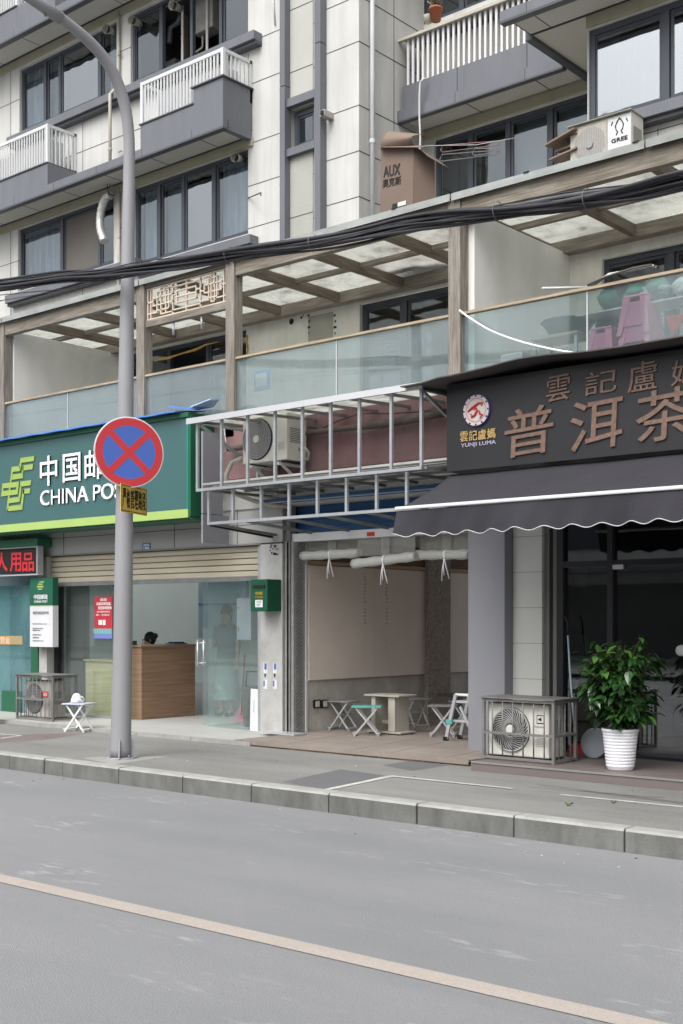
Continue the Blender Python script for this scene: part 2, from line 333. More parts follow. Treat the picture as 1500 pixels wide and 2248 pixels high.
YW = 13.0       # upper wall plane
YR = 14.5       # recessed wall
YF = 10.8       # terrace front: posts and balustrade
XC = at(788.5, 0, YW).x                                   # corner of the white wall
XB = at(1290, 0, YW).x                                    # left edge of the bay on the right
ZT = 3.9; ZTOP = 13.2

# ================================================================ ground
def grid_sheet(name, x0, x1, y0, y1, z, m, label):
    o = MB().quad((x0, y0, z), (x1, y0, z), (x1, y1, z), (x0, y1, z), m).build(name); return struct(o, label)
ASPH = mat('asphalt', (0.205, 0.209, 0.215), 0.9, 0.06, 0.5, bump=0.7, bscale=120, speck=.45, sscale=60, dark=(0.265, 0.265, 0.275), dark_amt=.9, dscale=.45, dstretch=(.4, 1.5, 1), grain=(80, (1, 1, 1), (0.17, 0.175, 0.185), .55), scuff=(0.36, 0.36, 0.36))
PAVE = mat('pavement concrete', (0.215, 0.215, 0.205), 0.92, 0.08, 0.8, bump=0.6, bscale=120, speck=.35, sscale=130, dark=(0.14, 0.14, 0.132), dark_amt=.95, dscale=.9, dstretch=(.4, 1.6, 1), grain=(90, (.3, 1, 1), (0.26, 0.26, 0.245), .5))
KERB = mat('kerb stone', (0.168, 0.171, 0.162), 0.9, 0.16, 2.5, bump=.4, bscale=70, dark=(0.085, 0.085, 0.08), dark_amt=.85, dscale=3.2, dstretch=(1.5, 1, .5), speck=.3, sscale=70)
KERBT = mat('worn kerb top', (0.33, 0.33, 0.31), 0.9, 0.12, 6, bump=.3, bscale=60, dark=(.22, .22, .2), dark_amt=.5, dscale=4)
LINE = mat('faded yellow line', (0.39, 0.345, 0.31), 0.85, 0.05, 3, dark=(.36, .30, .25), dark_amt=.4, dscale=2, grain=(90, (1, 1, 1), (.27, .25, .23), .7))
PLINE = mat('worn white line', (0.56, 0.56, 0.53), 0.85, 0.1, 9, dark=(.24, .24, .23), dark_amt=.8, dscale=9)
grid_sheet('ground', -160, 160, -160, 160, -0.03, ASPH, 'plain ground beyond the street')
grid_sheet('road', -60, 30, -8.0, 7.72, 0.0, ASPH, 'grey asphalt road with fine pale scuffs')
KY = 7.69; ZP = 0.158
grid_sheet('pavement', -60, 30, KY + .02, 11.6, ZP, PAVE, 'worn grey concrete pavement between kerb and shops')
grid_sheet('far_pavement', -60, 30, -17.9, -8.0, .12, PAVE, 'pavement across the road')
kb = MB()
xs = [gp(px, 1700, 0).x for px in ()]
kj = [at(px, 1700, KY).x for px in (20, 97, 137, 262, 402, 553, 722, 915, 1128, 1370)]
kj = [kj[0] - 1.0 * k for k in range(30, 0, -1)] + kj + [kj[-1] + 1.0 * k for k in range(1, 20)]
for a, b in zip(kj[:-1], kj[1:]):
    j = random.uniform(-.008, .008); g = .007 + random.uniform(-.002, .003); dzk = random.uniform(-.006, .003)
    kb.box(a + g, b - g, KY + j, KY + .17, -.02, ZP - .012, KERB)
    vs = [(a + g, KY + j + .012, ZP + .004 + dzk), (b - g, KY + j + .012, ZP + .004 + dzk * .5), (b - g, KY + .155, ZP + .006), (a + g, KY + .155, ZP + .006),
          (a + g, KY + j, ZP - .0121), (b - g, KY + j, ZP - .0121), (b - g, KY + .17, ZP - .0121), (a + g, KY + .17, ZP - .0121)]
    kb.add(vs, [(0, 1, 2, 3), (4, 5, 1, 0), (5, 6, 2, 1), (6, 7, 3, 2), (7, 4, 0, 3)], KERBT)
kb.box(kj[0], kj[-1], KY + .03, KY + .15, -.02, ZP - .03, JOINT)
struct(kb.build('kerb'), 'grey granite kerb stones along the road edge')
struct(MB().quad((-30, 4.02, .004), (3, 4.46, .004), (3, 4.60, .004), (-30, 4.17, .004), LINE).build('yellow_line'), 'faded yellow lane line on the road')
pl = MB(); z = ZP + .004
def strip(pa, pb, wd, m=PLINE, zz=None):
    a = gp(pa[0], pa[1], zz or z); b = gp(pb[0], pb[1], zz or z); d = (b - a).normalized(); n = Vector((-d.y, d.x, 0)) * wd / 2
    pl.quad(a - n, b - n, b + n, a + n, m)
strip((718, 1733), (860, 1703.5), .07); strip((857, 1703), (1127, 1731), .06, zz=z + .002)
strip((0, 1621), (45, 1615), .06); strip((0, 1611), (47, 1615), .05, zz=z + .002)
strip((1230, 1744), (1500, 1771), .05)
struct(pl.build('pavement_marking'), 'worn white parking bay lines on the pavement')
PATCH = mat('dark asphalt patch', (0.125, 0.125, 0.13), .9, .1, 2, bump=.4, bscale=100)
REDP = mat('reddish stained concrete', (0.17, 0.135, 0.125), .9, .12, 2, bump=.4, bscale=100, grain=(90, (.3, 1, 1), (0.2, 0.18, 0.17), .5))
PALEC = mat('pale cement patch', (0.30, 0.30, 0.27), .9, .1, 2, dark=(.24, .24, .22), dark_amt=.5, dscale=3)
pt = MB()
def patch(pts, m, dz): pt.add([gp(x, y, ZP + dz) for x, y in pts], [tuple(range(len(pts)))], m)
patch([(620, 1716), (748, 1689), (845, 1702), (712, 1733)], PATCH, .0015)
patch([(840, 1680), (905, 1669), (985, 1680), (905, 1692)], PATCH, .0015)
patch([(-60, 1634), (100, 1624), (200, 1608), (60, 1612), (-60, 1618)], REDP, .0015)
patch([(180, 1664), (245, 1659), (370, 1661), (250, 1678)], PALEC, .0015)
struct(pt.build('pavement_patch'), 'dark and pale repair patches on the pavement')
gr = MB()
for k, (a, b) in enumerate([((1180, 1722), (1500, 1762)), ((1270, 1735), (1500, 1765)), ((1160, 1727), (1460, 1752))]):
    p, q = gp(*a, ZP + .003), gp(*b, ZP + .003); gr.quad(p, q, q + Vector((0, .014, 0)), p + Vector((0, .010, 0)), PATCH)
struct(gr.build('pavement_groove'), 'thin dark saw cuts in the pavement')
lf = MB()
def leaf_litter(px, py, s, m, name):
    c = gp(px, py, ZP + .01); b = MB(); n = 9
    vs = [c + Vector((s * math.cos(a) * (1 + .3 * math.sin(3 * a)), .6 * s * math.sin(a), .008 + .012 * math.cos(2 * a))) for a in [2 * math.pi * k / n for k in range(n)]] + [c + Vector((0, 0, .004))]
    b.add(vs, [(k, (k + 1) % n, n) for k in range(n)], m, True); return b.build('fallen_leaf')
tag(leaf_litter(1249, 1766, .035, LEAF2, ''), 'yellow green fallen leaf lying on the pavement below the caged air conditioner', 'leaf')
tag(leaf_litter(1347, 1762, .025, LEAF, ''), 'small dark green fallen leaf on the pavement right of the yellow green one', 'leaf')

# ================================================================ apartment building
B = thing('apartment_building', 'white panelled apartment block with grey ledges above a row of ground floor shops', 'building', (-9, 13, 0))

def wall_holes(mb, x0, x1, z0, z1, Y, holes, m, th=.22, rev=None):
    xs = sorted({x0, x1} | {h[0] for h in holes} | {h[1] for h in holes}); zs = sorted({z0, z1} | {h[2] for h in holes} | {h[3] for h in holes})
    xs = [x for x in xs if x0 <= x <= x1]; zs = [q for q in zs if z0 <= q <= z1]
    for i in range(len(xs) - 1):
        for j in range(len(zs) - 1):
            cx, cz = (xs[i] + xs[i + 1]) / 2, (zs[j] + zs[j + 1]) / 2
            if any(h[0] < cx < h[1] and h[2] < cz < h[3] for h in holes): continue
            mb.quad((xs[i], Y, zs[j]), (xs[i + 1], Y, zs[j]), (xs[i + 1], Y, zs[j + 1]), (xs[i], Y, zs[j + 1]), m)
            mb.quad((xs[i], Y + th, zs[j + 1]), (xs[i + 1], Y + th, zs[j + 1]), (xs[i + 1], Y + th, zs[j]), (xs[i], Y + th, zs[j]), m)
    r = rev or m
    for a, b, c, d in holes:
        mb.quad((a, Y, c), (a, Y, d), (a, Y + th, d), (a, Y + th, c), r); mb.quad((b, Y, d), (b, Y, c), (b, Y + th, c), (b, Y + th, d), r)
        mb.quad((a, Y, d), (b, Y, d), (b, Y + th, d), (a, Y + th, d), r); mb.quad((b, Y, c), (a, Y, c), (a, Y + th, c), (b, Y + th, c), r)

def curtain(mb, x0, x1, Y, z0, z1, m, amp=.03, waves=None):
    n = max(6, int((x1 - x0) / .03)); ph = random.uniform(0, 6)
    p = [(x0 + (x1 - x0) * k / n, Y + amp * math.sin(k * 1.1 + ph) + amp * .5 * math.sin(k * .37)) for k in range(n + 1)]
    mb.add([(q[0], q[1], z) for z in (z0, z1) for q in p], [(k, k + 1, k + n + 2, k + n + 1) for k in range(n)], m, True)

def window(x0, x1, z0, z1, Y, bounds, kinds, fw=.05, label=None, pane=None):
    """bounds: mullion centres; kinds per light: g glass, m mirror-like, c curtain behind glass, b blind, s screen, o open"""
    fr = MB(); xs = [x0] + list(bounds) + [x1]; yd = .07
    fr.box(x0, x1, Y, Y + yd, z1 - fw, z1, FRAME); fr.box(x0, x1, Y, Y + yd, z0, z0 + fw, FRAME)
    for i, x in enumerate(xs):
        a, b = (x, x + fw) if i == 0 else (x - fw, x) if i == len(xs) - 1 else (x - fw * .6, x + fw * .6)
        fr.box(a, b, Y + .002, Y + yd - .002, z0 + fw, z1 - fw, FRAME)
    fo = fr.build('window', B)
    if label: fo['label'] = label
    for i, k in enumerate(kinds):
        a, b = xs[i] + fw * .7, xs[i + 1] - fw * .7; yy = Y + .03 + .012 * (i % 2)
        sash = MB(); sw = .035
        if k != 'o':
            sash.box(a, b, yy - .012, yy + .02, z0 + fw, z0 + fw + sw, FRAME); sash.box(a, b, yy - .012, yy + .02, z1 - fw - sw, z1 - fw, FRAME)
            sash.box(a, a + sw, yy - .012, yy + .02, z0 + fw + sw, z1 - fw - sw, FRAME); sash.box(b - sw, b, yy - .012, yy + .02, z0 + fw + sw, z1 - fw - sw, FRAME)
            sash.build('sash', fo)
            g = MB(); g.box(a + sw, b - sw, yy, yy + .006, z0 + fw + sw, z1 - fw - sw, SCREEN if k == 's' else G_SKY if k == 'm' else G_BAY if k == 'r' else G_WIN); g.build('pane', fo)
        if k in 'cb':
            c = MB(); curtain(c, a, b, Y + .16, z0 + .02, z1 - .02, CURT if k == 'c' else BEIGE, .05 if k == 'c' else .004); c.build('curtain', fo)
    return fo

# ---- openings, from the photograph
ZA0, ZA1 = 10.36, 11.50      # upper row of windows
ZB0, ZB1 = 7.52, 8.64        # lower row
W = {}
W['a1'] = (xa(43, YW), xa(257, YW), ZA0, ZA1); W['a2'] = (xa(287, YW), xa(545, YW), ZA0, ZA1)
W['b1'] = (xa(40, YW), xa(250, YW), ZB0, ZB1); W['b2'] = (xa(293, YW), xa(545, YW), ZB0 - .15, ZB1)
W['s1'] = (xa(637, YW), xa(690, YW), 8.38, 8.98)
DT = 5.95
W['d0'] = (-19.2, -16.4, 4.0, DT); W['d1'] = (xa(282, YW), xa(542, YW), 4.0, DT); W['d2'] = (xa(791, YW), xa(1006, YW), 4.0, DT)
wl = MB()
wall_holes(wl, -26, XC, ZT, ZTOP, YW, [W[k] for k in ('a1', 'a2', 'b1', 'b2', 's1')] + [(W['d0']), W['d1'], (W['d2'][0], XC - .001, 4.0, DT)], WHITE_TILE)
# wall below the canopy is plastered, 4 mm proud of the panels
pb = MB(); ph = [W['d0'], W['d1'], (W['d2'][0], W['d2'][1], 4.0, DT)]
wall_holes(pb, -26, 1.5, ZT, 6.1, YW - .012, ph + [(xa(1322, YW), 1.0, 4.0, 5.86)], PLASTERD, th=.011)
pb.build('terrace_wall', B)
# right of the corner: the same wall line carries on under the canopy
low = MB(); wall_holes(low, XC, 1.5, ZT, 6.3, YW, [(XC, W['d2'][1], 4.0, DT), (xa(1322, YW), 1.0, 4.0, 5.86)], PLASTER); low.build('terrace_wall', B)
# side wall of the recess
wl.quad((XC, YW, 6.3), (XC, YR, 6.3), (XC, YR, ZTOP), (XC, YW, ZTOP), SIDE_TILE)
wl.box(-26, XC - .001, YW + .005, YR, ZTOP, ZTOP + .1, WHITE_TILE)
# recessed wall with its ribbon windows, and the bay on the right
RW1 = (xa(953, YR), XB + .25, 7.45, 8.62); RW2 = (xa(925, YR), XB + .25, 10.36, 11.5)
wall_holes(wl, XC - .002, XB + .3, 6.3, ZTOP, YR, [RW1, RW2], WHITE_TILE)
BW1 = (xa(1292, YW) + .001, 1.0, 7.48, 8.62); BW2 = (xa(1292, YW) + .001, 1.0, ZA0, ZA1)
wall_holes(wl, XB, 1.5, 6.3, ZTOP, YW, [BW1, BW2], WHITE_TILE)
wl.quad((XB, YR, 6.3), (XB, YW, 6.3), (XB, YW, ZTOP), (XB, YR, ZTOP), SIDE_TILE)
wl.box(XC, XB, YW, YR, 6.25, 6.3, SOFF)
jz = [6.82, 7.44, 8.07, 8.70, 9.58, 10.21, 10.97, 11.6, 12.48]
def in_hole(x0, x1, zz, hs): return any(h[2] < zz < h[3] and h[0] < x1 and h[1] > x0 for h in hs)
hs1 = [W[k] for k in ('a1', 'a2', 'b1', 'b2', 's1')]
fx = [xa(614, YW), xa(714, YW)]
segs = [(-26, W['a1'][0]), (W['a1'][0], W['a1'][1]), (W['a1'][1], W['a2'][0]), (W['a2'][0], W['a2'][1]), (W['a2'][1], fx[0]), (fx[0], fx[1]), (fx[1], XC)]
for i, (a, b) in enumerate(segs):
    for zz in (jz if i != 5 else [q - .12 for q in jz]):
        if i in (1, 3) and not (6.2 < zz < 7.3 or 9.0 < zz < 10.1 or 11.7 < zz): continue
        if i == 5 and 8.3 < zz < 9.05: continue
        wl.box(a, b, YW - .003, YW + .003, zz - .005, zz + .005, JOINT)
for x in (xa(25, YW), xa(182, YW), xa(362, YW), xa(545.5, YW)):
    for a, b in ((6.2, 7.3), (8.95, 10.05), (11.6, 13)): wl.box(x - .004, x + .004, YW - .003, YW + .003, a, b, JOINT)
wl.box(xa(24, YW) - .004, xa(24, YW) + .004, YW - .004, YW + .003, 6.2, 13, JOINT)
for zz in jz: wl.box(XC - .003, XC + .003, YW, YR, zz - .006, zz + .006, JOINT)
for px in (865,):
    p = wx(px, 100, XC).y; wl.box(XC - .003, XC + .003, p - .005, p + .005, 6.3, ZTOP, JOINT)
for zz in (6.9, 7.2): wl.box(XB, 1.4, YW - .003, YW + .003, zz - .005, zz + .005, JOINT)
for k in range(8): wl.box(XB + .9 + k * .95, XB + .908 + k * .95, YW - .003, YW + .003, 6.3, 7.22, JOINT)
wl.box(xa(865, YR), XB, YR - .003, YR + .003, 9.9, 9.91, JOINT)
wl.build('wall', B)
# stained lintels under the soffits
li = MB()
for z1 in (8.79, 11.69):
    li.box(-26, xa(557, YW), YW - .035, YW - .002, z1 - .14, z1 - .01, STAINED); li.box(XB - .002, 1.5, YW - .035, YW - .002, z1 - .15, z1 - .01, STAINED)
    li.box(XC + .002, XB - .03, YR - .03, YR - .002, z1 - .15, z1 - .02, STAINED)
li.build('lintel', B)
# pebble infill and the two vertical fins
inf = MB(); inf.box(xa(637, YW), xa(689, YW), YW - .02, YW - .002, 6.2, 8.37, CEM); inf.box(xa(637, YW), xa(689, YW), YW - .02, YW - .002, 8.99, ZTOP, mat('grey panel infill', (0.44, 0.44, 0.41), .85, .05, 1.5, bump=.2, bscale=60, dark=(.37, .37, .34), dark_amt=.4))
for q in (7.4, 9.5, 10.4, 11.2, 12.0): inf.box(xa(637, YW), xa(689, YW), YW - .024, YW - .0195, q, q + .008, JOINT)
inf.build('infill_panel', B)
for a, b in ((614, 625), (690, 703)):
    f_ = MB(); x0, x1 = xa(a, YW - .14), xa(b, YW - .14)
    for z0, z1 in ((6.2, 9.28 if a == 614 else 9.7), (9.29 if a == 614 else 9.71, ZTOP)): f_.box(x0, x1, YW - .14, YW - .001, z0, z1, CLAD)
    f_.build('vertical_fin', B, bevel=.004)
for z0, z1 in ((8.98, 9.10), (8.27, 8.38)): cb = MB(); cb.box(xa(626, YW - .1), xa(690, YW - .1), YW - .1, YW - .001, z0, z1, CLAD); cb.build('fin_crossbar', B, bevel=.003)
window(W['s1'][0] + .05, W['s1'][1] - .02, 8.40, 8.92, YW + .05, [], 'g')

def L(n, *pxs): return [xa(p, YW + .05) for p in pxs]
window(W['a1'][0], W['a1'][1], ZA0, ZA1, YW + .05, L(0, 99, 131, 219), 'cbmc')
window(W['a2'][0], W['a2'][1], ZA0, ZA1, YW + .05, L(0, 354, 420, 484), 'goog')
window(W['b1'][0], W['b1'][1], ZB0, ZB1, YW + .05, L(0, 136, 218), 'csg')
window(W['b2'][0], W['b2'][1], ZB0 - .15, ZB1, YW + .05, L(0, 349, 402, 470), 'cbmc')
window(RW1[0], RW1[1], RW1[2], RW1[3], YR + .05, [xa(1030, YR), xa(1112, YR), xa(1205, YR)], 'ggbb')
window(RW2[0], RW2[1], RW2[2], RW2[3], YR + .05, [xa(1010, YR), xa(1090, YR)], 'ggg')
window(BW1[0], BW1[1], BW1[2], BW1[3], YW + .03, [xa(1459, YW), -4.6, -3.2, -1.5], 'rrrrr', fw=.07)
window(BW2[0], BW2[1], BW2[2], BW2[3], YW + .03, [-5.4, -3.2, -1.5], 'mmmm', fw=.07)
window(W['d1'][0], W['d1'][1], 4.0, DT, YW + .05, [xa(366, YW), xa(450, YW)], 'gog')
window(W['d2'][0], W['d2'][1], 4.0, DT, YW + .05, [xa(882, YW)], 'gg', fw=.07)
window(-19.2, -16.4, 4.0, DT, YW + .05, [-17.8], 'gg')
window(xa(1322, YW), 1.0, 4.0, 5.86, YW + .05, [xa(1468, YW), -4.4, -3, -1.5], 'ggggg', fw=.07)
# pale drying rods just inside the bay window
rd = MB()
for px in (1328, 1358, 1392, 1412, 1480): q = xa(px, YW + .3); rd.tube([(q, YW + .3, 7.56), (q + .01, YW + .3, 8.5)], .014, PVC, 8)
rd.tube([(xa(1320, YW + .3), YW + .3, 8.45), (-4.0, YW + .3, 8.45)], .012, PVC, 8); rd.build('drying_rod', B)
hs_ = MB()
for k in range(6): q = xa(505 + 5.5 * k, YW + .3); hs_.tube([(q, YW + .3, 7.5), (q, YW + .32, 8.0), (q, YW + .3, 8.5)], [.018, .022, .015], LETW, 8)
hs_.build('hanging_strips', B)
# clutter in the open top window
MB().box(xa(362, YW + .7), xa(385, YW + .7), YW + .7, YW + 1, 10.0, 10.95, ACD).build('kitchen_cupboard', B); cl_ = MB(); cl_.tube([at(372, 95, YW + .7), at(375, 60, YW + .7), at(390, 50, YW + .7), at(400, 20, YW + .7)], .05, FOIL, 10); cl_.box(xa(398, YW + .4), xa(404, YW + .4), YW + .4, YW + .5, 10.5, 11.4, CARDD); cl_.box(xa(452, YW + .3), xa(456, YW + .3), YW + .3, YW + .32, 10.4, 11.45, PVC); cl_.box(xa(398, YW + .3), xa(402, YW + .3), YW + .3, YW + .32, 10.4, 11.45, PVC)
cl_.build('kitchen_fitting', B)
# rooms behind the windows
rm = MB()
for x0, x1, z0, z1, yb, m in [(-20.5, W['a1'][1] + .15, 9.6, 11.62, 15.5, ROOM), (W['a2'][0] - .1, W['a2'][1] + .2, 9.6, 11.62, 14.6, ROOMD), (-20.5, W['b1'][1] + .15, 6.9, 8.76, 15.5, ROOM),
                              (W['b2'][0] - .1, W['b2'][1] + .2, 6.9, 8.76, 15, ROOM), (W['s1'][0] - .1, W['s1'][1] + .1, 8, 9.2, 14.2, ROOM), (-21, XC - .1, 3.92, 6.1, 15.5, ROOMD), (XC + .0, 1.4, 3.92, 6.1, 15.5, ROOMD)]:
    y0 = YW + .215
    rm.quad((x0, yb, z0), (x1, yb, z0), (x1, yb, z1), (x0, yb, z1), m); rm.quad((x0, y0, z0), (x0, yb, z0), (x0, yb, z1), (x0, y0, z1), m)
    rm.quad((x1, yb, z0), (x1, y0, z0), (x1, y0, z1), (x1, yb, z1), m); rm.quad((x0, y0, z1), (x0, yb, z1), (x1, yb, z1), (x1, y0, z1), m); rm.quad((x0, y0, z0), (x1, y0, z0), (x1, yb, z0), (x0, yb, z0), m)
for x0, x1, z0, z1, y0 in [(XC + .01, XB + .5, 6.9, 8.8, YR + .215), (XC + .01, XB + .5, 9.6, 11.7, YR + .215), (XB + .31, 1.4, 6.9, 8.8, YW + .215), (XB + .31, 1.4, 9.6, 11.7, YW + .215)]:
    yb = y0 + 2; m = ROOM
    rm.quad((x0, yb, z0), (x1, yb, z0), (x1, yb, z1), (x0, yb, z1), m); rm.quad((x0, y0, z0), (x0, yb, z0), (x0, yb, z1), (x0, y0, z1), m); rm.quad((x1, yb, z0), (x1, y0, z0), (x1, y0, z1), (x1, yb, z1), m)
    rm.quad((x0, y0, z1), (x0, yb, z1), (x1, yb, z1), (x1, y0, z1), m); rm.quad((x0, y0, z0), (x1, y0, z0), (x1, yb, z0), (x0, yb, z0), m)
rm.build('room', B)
# things seen in the open upper window: boiler and pipe
# sills
def sill(x0, x1, z0, z1, Y=YW, d=.18):
    s_ = MB(); s_.box(x0, x1, Y - d, Y - .001, z0 + .05, z1, CLAD); s_.box(x0 + .0, x1 - .0, Y - d + .05, Y - .001, z0, z0 + .048, CLADD); s_.build('window_sill', B, bevel=.004)
sill(xa(17, 12.85), xa(560, 12.85), 10.08, 10.26); sill(xa(14, 12.85), xa(300, 12.85), 7.24, 7.43); sill(xa(300, 12.85) + .01, xa(552, 12.85), 7.1, 7.28)
sill(XB + .2, 1.4, 7.26, 7.44); sill(XB + .2, 1.4, 10.1, 10.3)

# ---- projecting ledges with soffits
ZS = 8.78; LY = 12.38
def ledge(x0, x1, yf, yb, zs, joints=(), endl=False):
    o = MB(); h = .10
    o.box(x0, x1, yf, yf + .09, zs - .02, zs + h, CLAD)                       # front band
    o.box(x0, x1, yf + .002, yf + .11, zs - .045, zs - .0201, CLADD)
    if endl: o.box(x0 + .002, x0 + .10, yf + .11, yb, zs - .045, zs + h - .002, CLADD)
    o.box(x1 - .10, x1 - .002, yf + .11, yb, zs - .045, zs + h - .002, CLAD)
    o.box(x0 + .05, x1 - .05, yf + .05, yb, zs + .025, zs + h - .005, CLAD)
    for q in [x0 + .37 + 1.12 * k for k in range(int((x1 - x0) / 1.12) + 1)]: o.box(q, q + .006, yf - .002, yf + .1, zs - .02, zs + h + .002, JOINT)
    lo = o.build('ledge', B)
    s_ = MB(); s_.box(x0 + .1, x1 - .1, yf + .1, yb, zs, zs + .02, SOFF)
    q = x0 + .37
    while q < x1: s_.box(q, q + .012, yf + .1, yb, zs - .003, zs + .001, JOINT); q += 1.12
    s_.box(x0 + .1, x1 - .1, yb - .035, yb, zs - .006, zs + .001, JOINT)
    s_.build('soffit', lo)
    return lo
XE = at(490, 272, LY).x
for zz in (ZS, ZS + 2.9):
    ledge(-26.2, XE, LY, YW - .04, zz)
XL = -8.09
for zz in (ZS, ZS + 2.9):
    ledge(XL, 1.6, LY, YW - .04, zz)
    s_ = MB(); s_.box(XL + .10, XB - .002, YW - .04, YR - .04, zz, zz + .08, SOFF); s_.box(XL + .002, XL + .10, YW - .04, YR - .003, zz - .045, zz + .098, CLADD)
    s_.box(XL + .1, XB, YW - .05, YW - .03, zz - .003, zz + .001, JOINT); s_.build('soffit', B)
    # balcony slab of the recess
    o = MB(); y0 = 13.85
    o.box(XC + .004, XL - .002, y0, y0 + .09, zz - .05, zz + .10, CLAD); o.box(XC + .06, XL - .002, y0 + .05, y0 + .14, zz + .105, zz + .45, CLAD)
    o.box(XC + .006, XL - .002, y0 + .002, y0 + .10, zz - .07, zz - .0501, CLADD); o.box(XC + .06, XC + .10, y0 + .14, YR - .002, zz + .105, zz + .45, CLAD)
    o.box(XC + .004, XL, y0 + .095, YR - .03, zz + .02, zz + .095, SOFF)
    for q in (-9.78, -8.66): o.box(q, q + .008, y0 + .046, y0 + .052, zz + .105, zz + .45, JOINT); o.box(q, q + .006, y0 - .002, y0 + .05, zz - .05, zz + .1, JOINT); o.box(q, q + .012, y0 + .1, YR, zz + .016, zz + .0201, JOINT)
    bo = o.build('balcony', B)
    r_ = MB(); zt = zz + 1.10; r_.box(XC - .02, XL, y0 + .02, y0 + .07, zt, zt + .04, PVCO); r_.box(XC + .05, XL, y0 + .08, YR, zt + .02, zt + .05, PVCO)
    q = XC + .12
    while q < XL + .6: r_.box(q, q + .035, y0 + .075, y0 + .10, zz + .42, zt + .02, WHITE); q += .088
    r_.build('railing', bo)
    cbh = MB(); cbh.box(XC + .3, XL - .1, y0 + .22, y0 + .5, zz + .5, zz + 1.0, ACD); cbh.build('wall_unit', bo)

# ---- louvred boxes standing on the ledges
def louvre_box(x0, x1, zz, step=None, endr=True):
    o = MB(); yf = LY + .015; top = zz + 1.13; zl = zz + .47; 
    xs_ = step if step else x1
    o.box(x0, xs_, yf, YW - .003, zz + .105, zl, CLAD); o.box(x0 - .02, xs_ + .0, yf - .02, YW - .003, zl + .001, zl + .02, CLADD)
    if step:
        o.box(step + .001, x1, yf - .003, YW - .003, zz + .105, zz + .70, CLAD); o.box(step - .04, x1 + .03, yf - .035, YW - .003, zz + .701, zz + .72, CLADD)
    bo = o.build('ledge_box', B)
    r_ = MB()
    r_.box(x0, x1, yf, yf + .04, top - .05, top, WHITE); r_.box(x1 - .04, x1, yf + .04, YW - .01, top - .05, top, WHITE); r_.box(x0, x0 + .04, yf + .04, YW - .01, top - .05, top, WHITE)
    r_.box(x1 - .05, x1 + .003, yf - .003, yf + .05, zz + .72 if step else zl + .02, top + .002, WHITE); r_.box(x0 - .003, x0 + .05, yf - .003, yf + .05, zl + .02, top + .002, WHITE)
    q = x0 + .09
    while q < x1 - .07:
        zb = zz + .72 if (step and q > step - .03) else zl + .02
        c, s = math.cos(R(25)), math.sin(R(25))
        r_.bar((q, yf + .02, zb), (q, yf + .02, top - .05), .042, .018, WHITE, up=(s, c, 0)); q += .073
    q = yf + .10
    while q < YW - .03:
        r_.bar((x1 - .02, q, zz + .72 if step else zl + .02), (x1 - .02, q, top - .05), .042, .018, WHITE, up=(1, .4, 0)); q += .085
    r_.box(x1 - .04, x1, YW - .05, YW - .005, zz + .5, top, WHITE)
    r_.build('louvre_railing', bo)
    k = MB(); k.box(x0 + .25, x1 - .12, yf + .14, yf + .42, zl + .03, zl + .48, WHITE); k.build('wall_unit', bo); return bo
louvre_box(at(307, 0, LY).x, XE - .015, ZS, step=at(424, 0, LY).x)
louvre_box(-20.6, at(103, 0, LY).x, ZS)
louvre_box(-21.5, at(36, 0, LY).x, ZS + 2.9)
lp = MB(); lp.box(at(36, 0, LY).x + .01, at(120, 0, LY).x, LY + .012, YW - .003, ZS + 3.0, ZS + 3.36, CLAD); lp.build('ledge_box', B)

# ================================================================ ground floor shell
sh = MB()
ZF = .20
sh.box(-26, 1.5, YF + .05, YW + 2.6, 3.38, ZT, PLASTER)                                     # slab behind the fascia
sh.build('terrace_slab', B)
pf = MB(); pf.box(-26, 1.5, YF - .0, YF + .045, 3.37, 4.12, PURP); pf.box(-26, 1.5, YF - .015, YF + .06, 4.121, 4.16, FLASH); pf.build('fascia_wall', B)
up = MB(); up.box(xa(486, 10.97), -7.2, 10.95, 11.5, 3.0, 3.375, OLDW); up.build('fascia_wall', B)
# pale fascia boards over the post office
fb = MB(); x0, x1 = -26, xa(620, 10.95)
fb.box(x0, x1, 10.97, 11.3, 2.56, 3.37, FASC)
for px in (140, 383, 521): xq = xa(px, 10.97); fb.box(xq, xq + .008, 10.966, 10.975, 2.56, 3.3, JOINT)
fb.box(x0, x1, 10.966, 10.975, 2.80, 2.806, JOINT); fb.box(x0, x1, 10.95, 10.97, 2.545, 2.565, STONE); fb.build('fascia_board', B)
# columns
XCL, XCR = xa(572, 10.95), xa(620, 10.95)
c1 = MB(); c1.box(XCL, XCR, 10.95, 11.25, ZF - .03, 2.559, OLDW); co = c1.build('column', B)
co['label'] = 'scuffed white column with small blue stickers between post office and empty shop'
stk = MB()
def decal(mb, px0, px1, py0, py1, Y, m, d=.004): pm = (px0 + px1) / 2; mb.box(xa(px0, Y), xa(px1, Y), Y - d, Y, za(pm, py1, Y), za(pm, py0, Y), m)
STB = mat('blue sticker print', (.10, .13, .38), .6, .5, 60); STW = mat('pale sticker print', (.66, .66, .68), .6, .1, 60)
for px in (579, 600):
    decal(stk, px, px + 8, 1455, 1478, 10.95, STW, .002); decal(stk, px + 2, px + 7, 1456, 1470, 10.95, STB); decal(stk, px, px + 8, 1492, 1512, 10.95, STW, .002); decal(stk, px, px + 3, 1494, 1507, 10.95, STB)
    decal(stk, px + 2, px + 5, 1479, 1486, 10.95, BLK)
random.seed(3)
for k in range(16): px = random.uniform(587, 610); py = random.uniform(1195, 1216); decal(stk, px, px + random.uniform(1, 4), py, py + random.uniform(1, 5), 10.95, BLK)
stk.build('sticker', co)
c2 = MB(); c2.box(xa(1126, 10.95), xa(1190, 10.95), 10.95, 11.45, .24, 3.37, TILEC)
for k in range(9): z_ = .62 + .37 * k; c2.box(xa(1126, 10.95) - .001, xa(1190, 10.95) + .001, 10.948, 11.4, z_, z_ + .005, STONE)
c2.build('column', B)
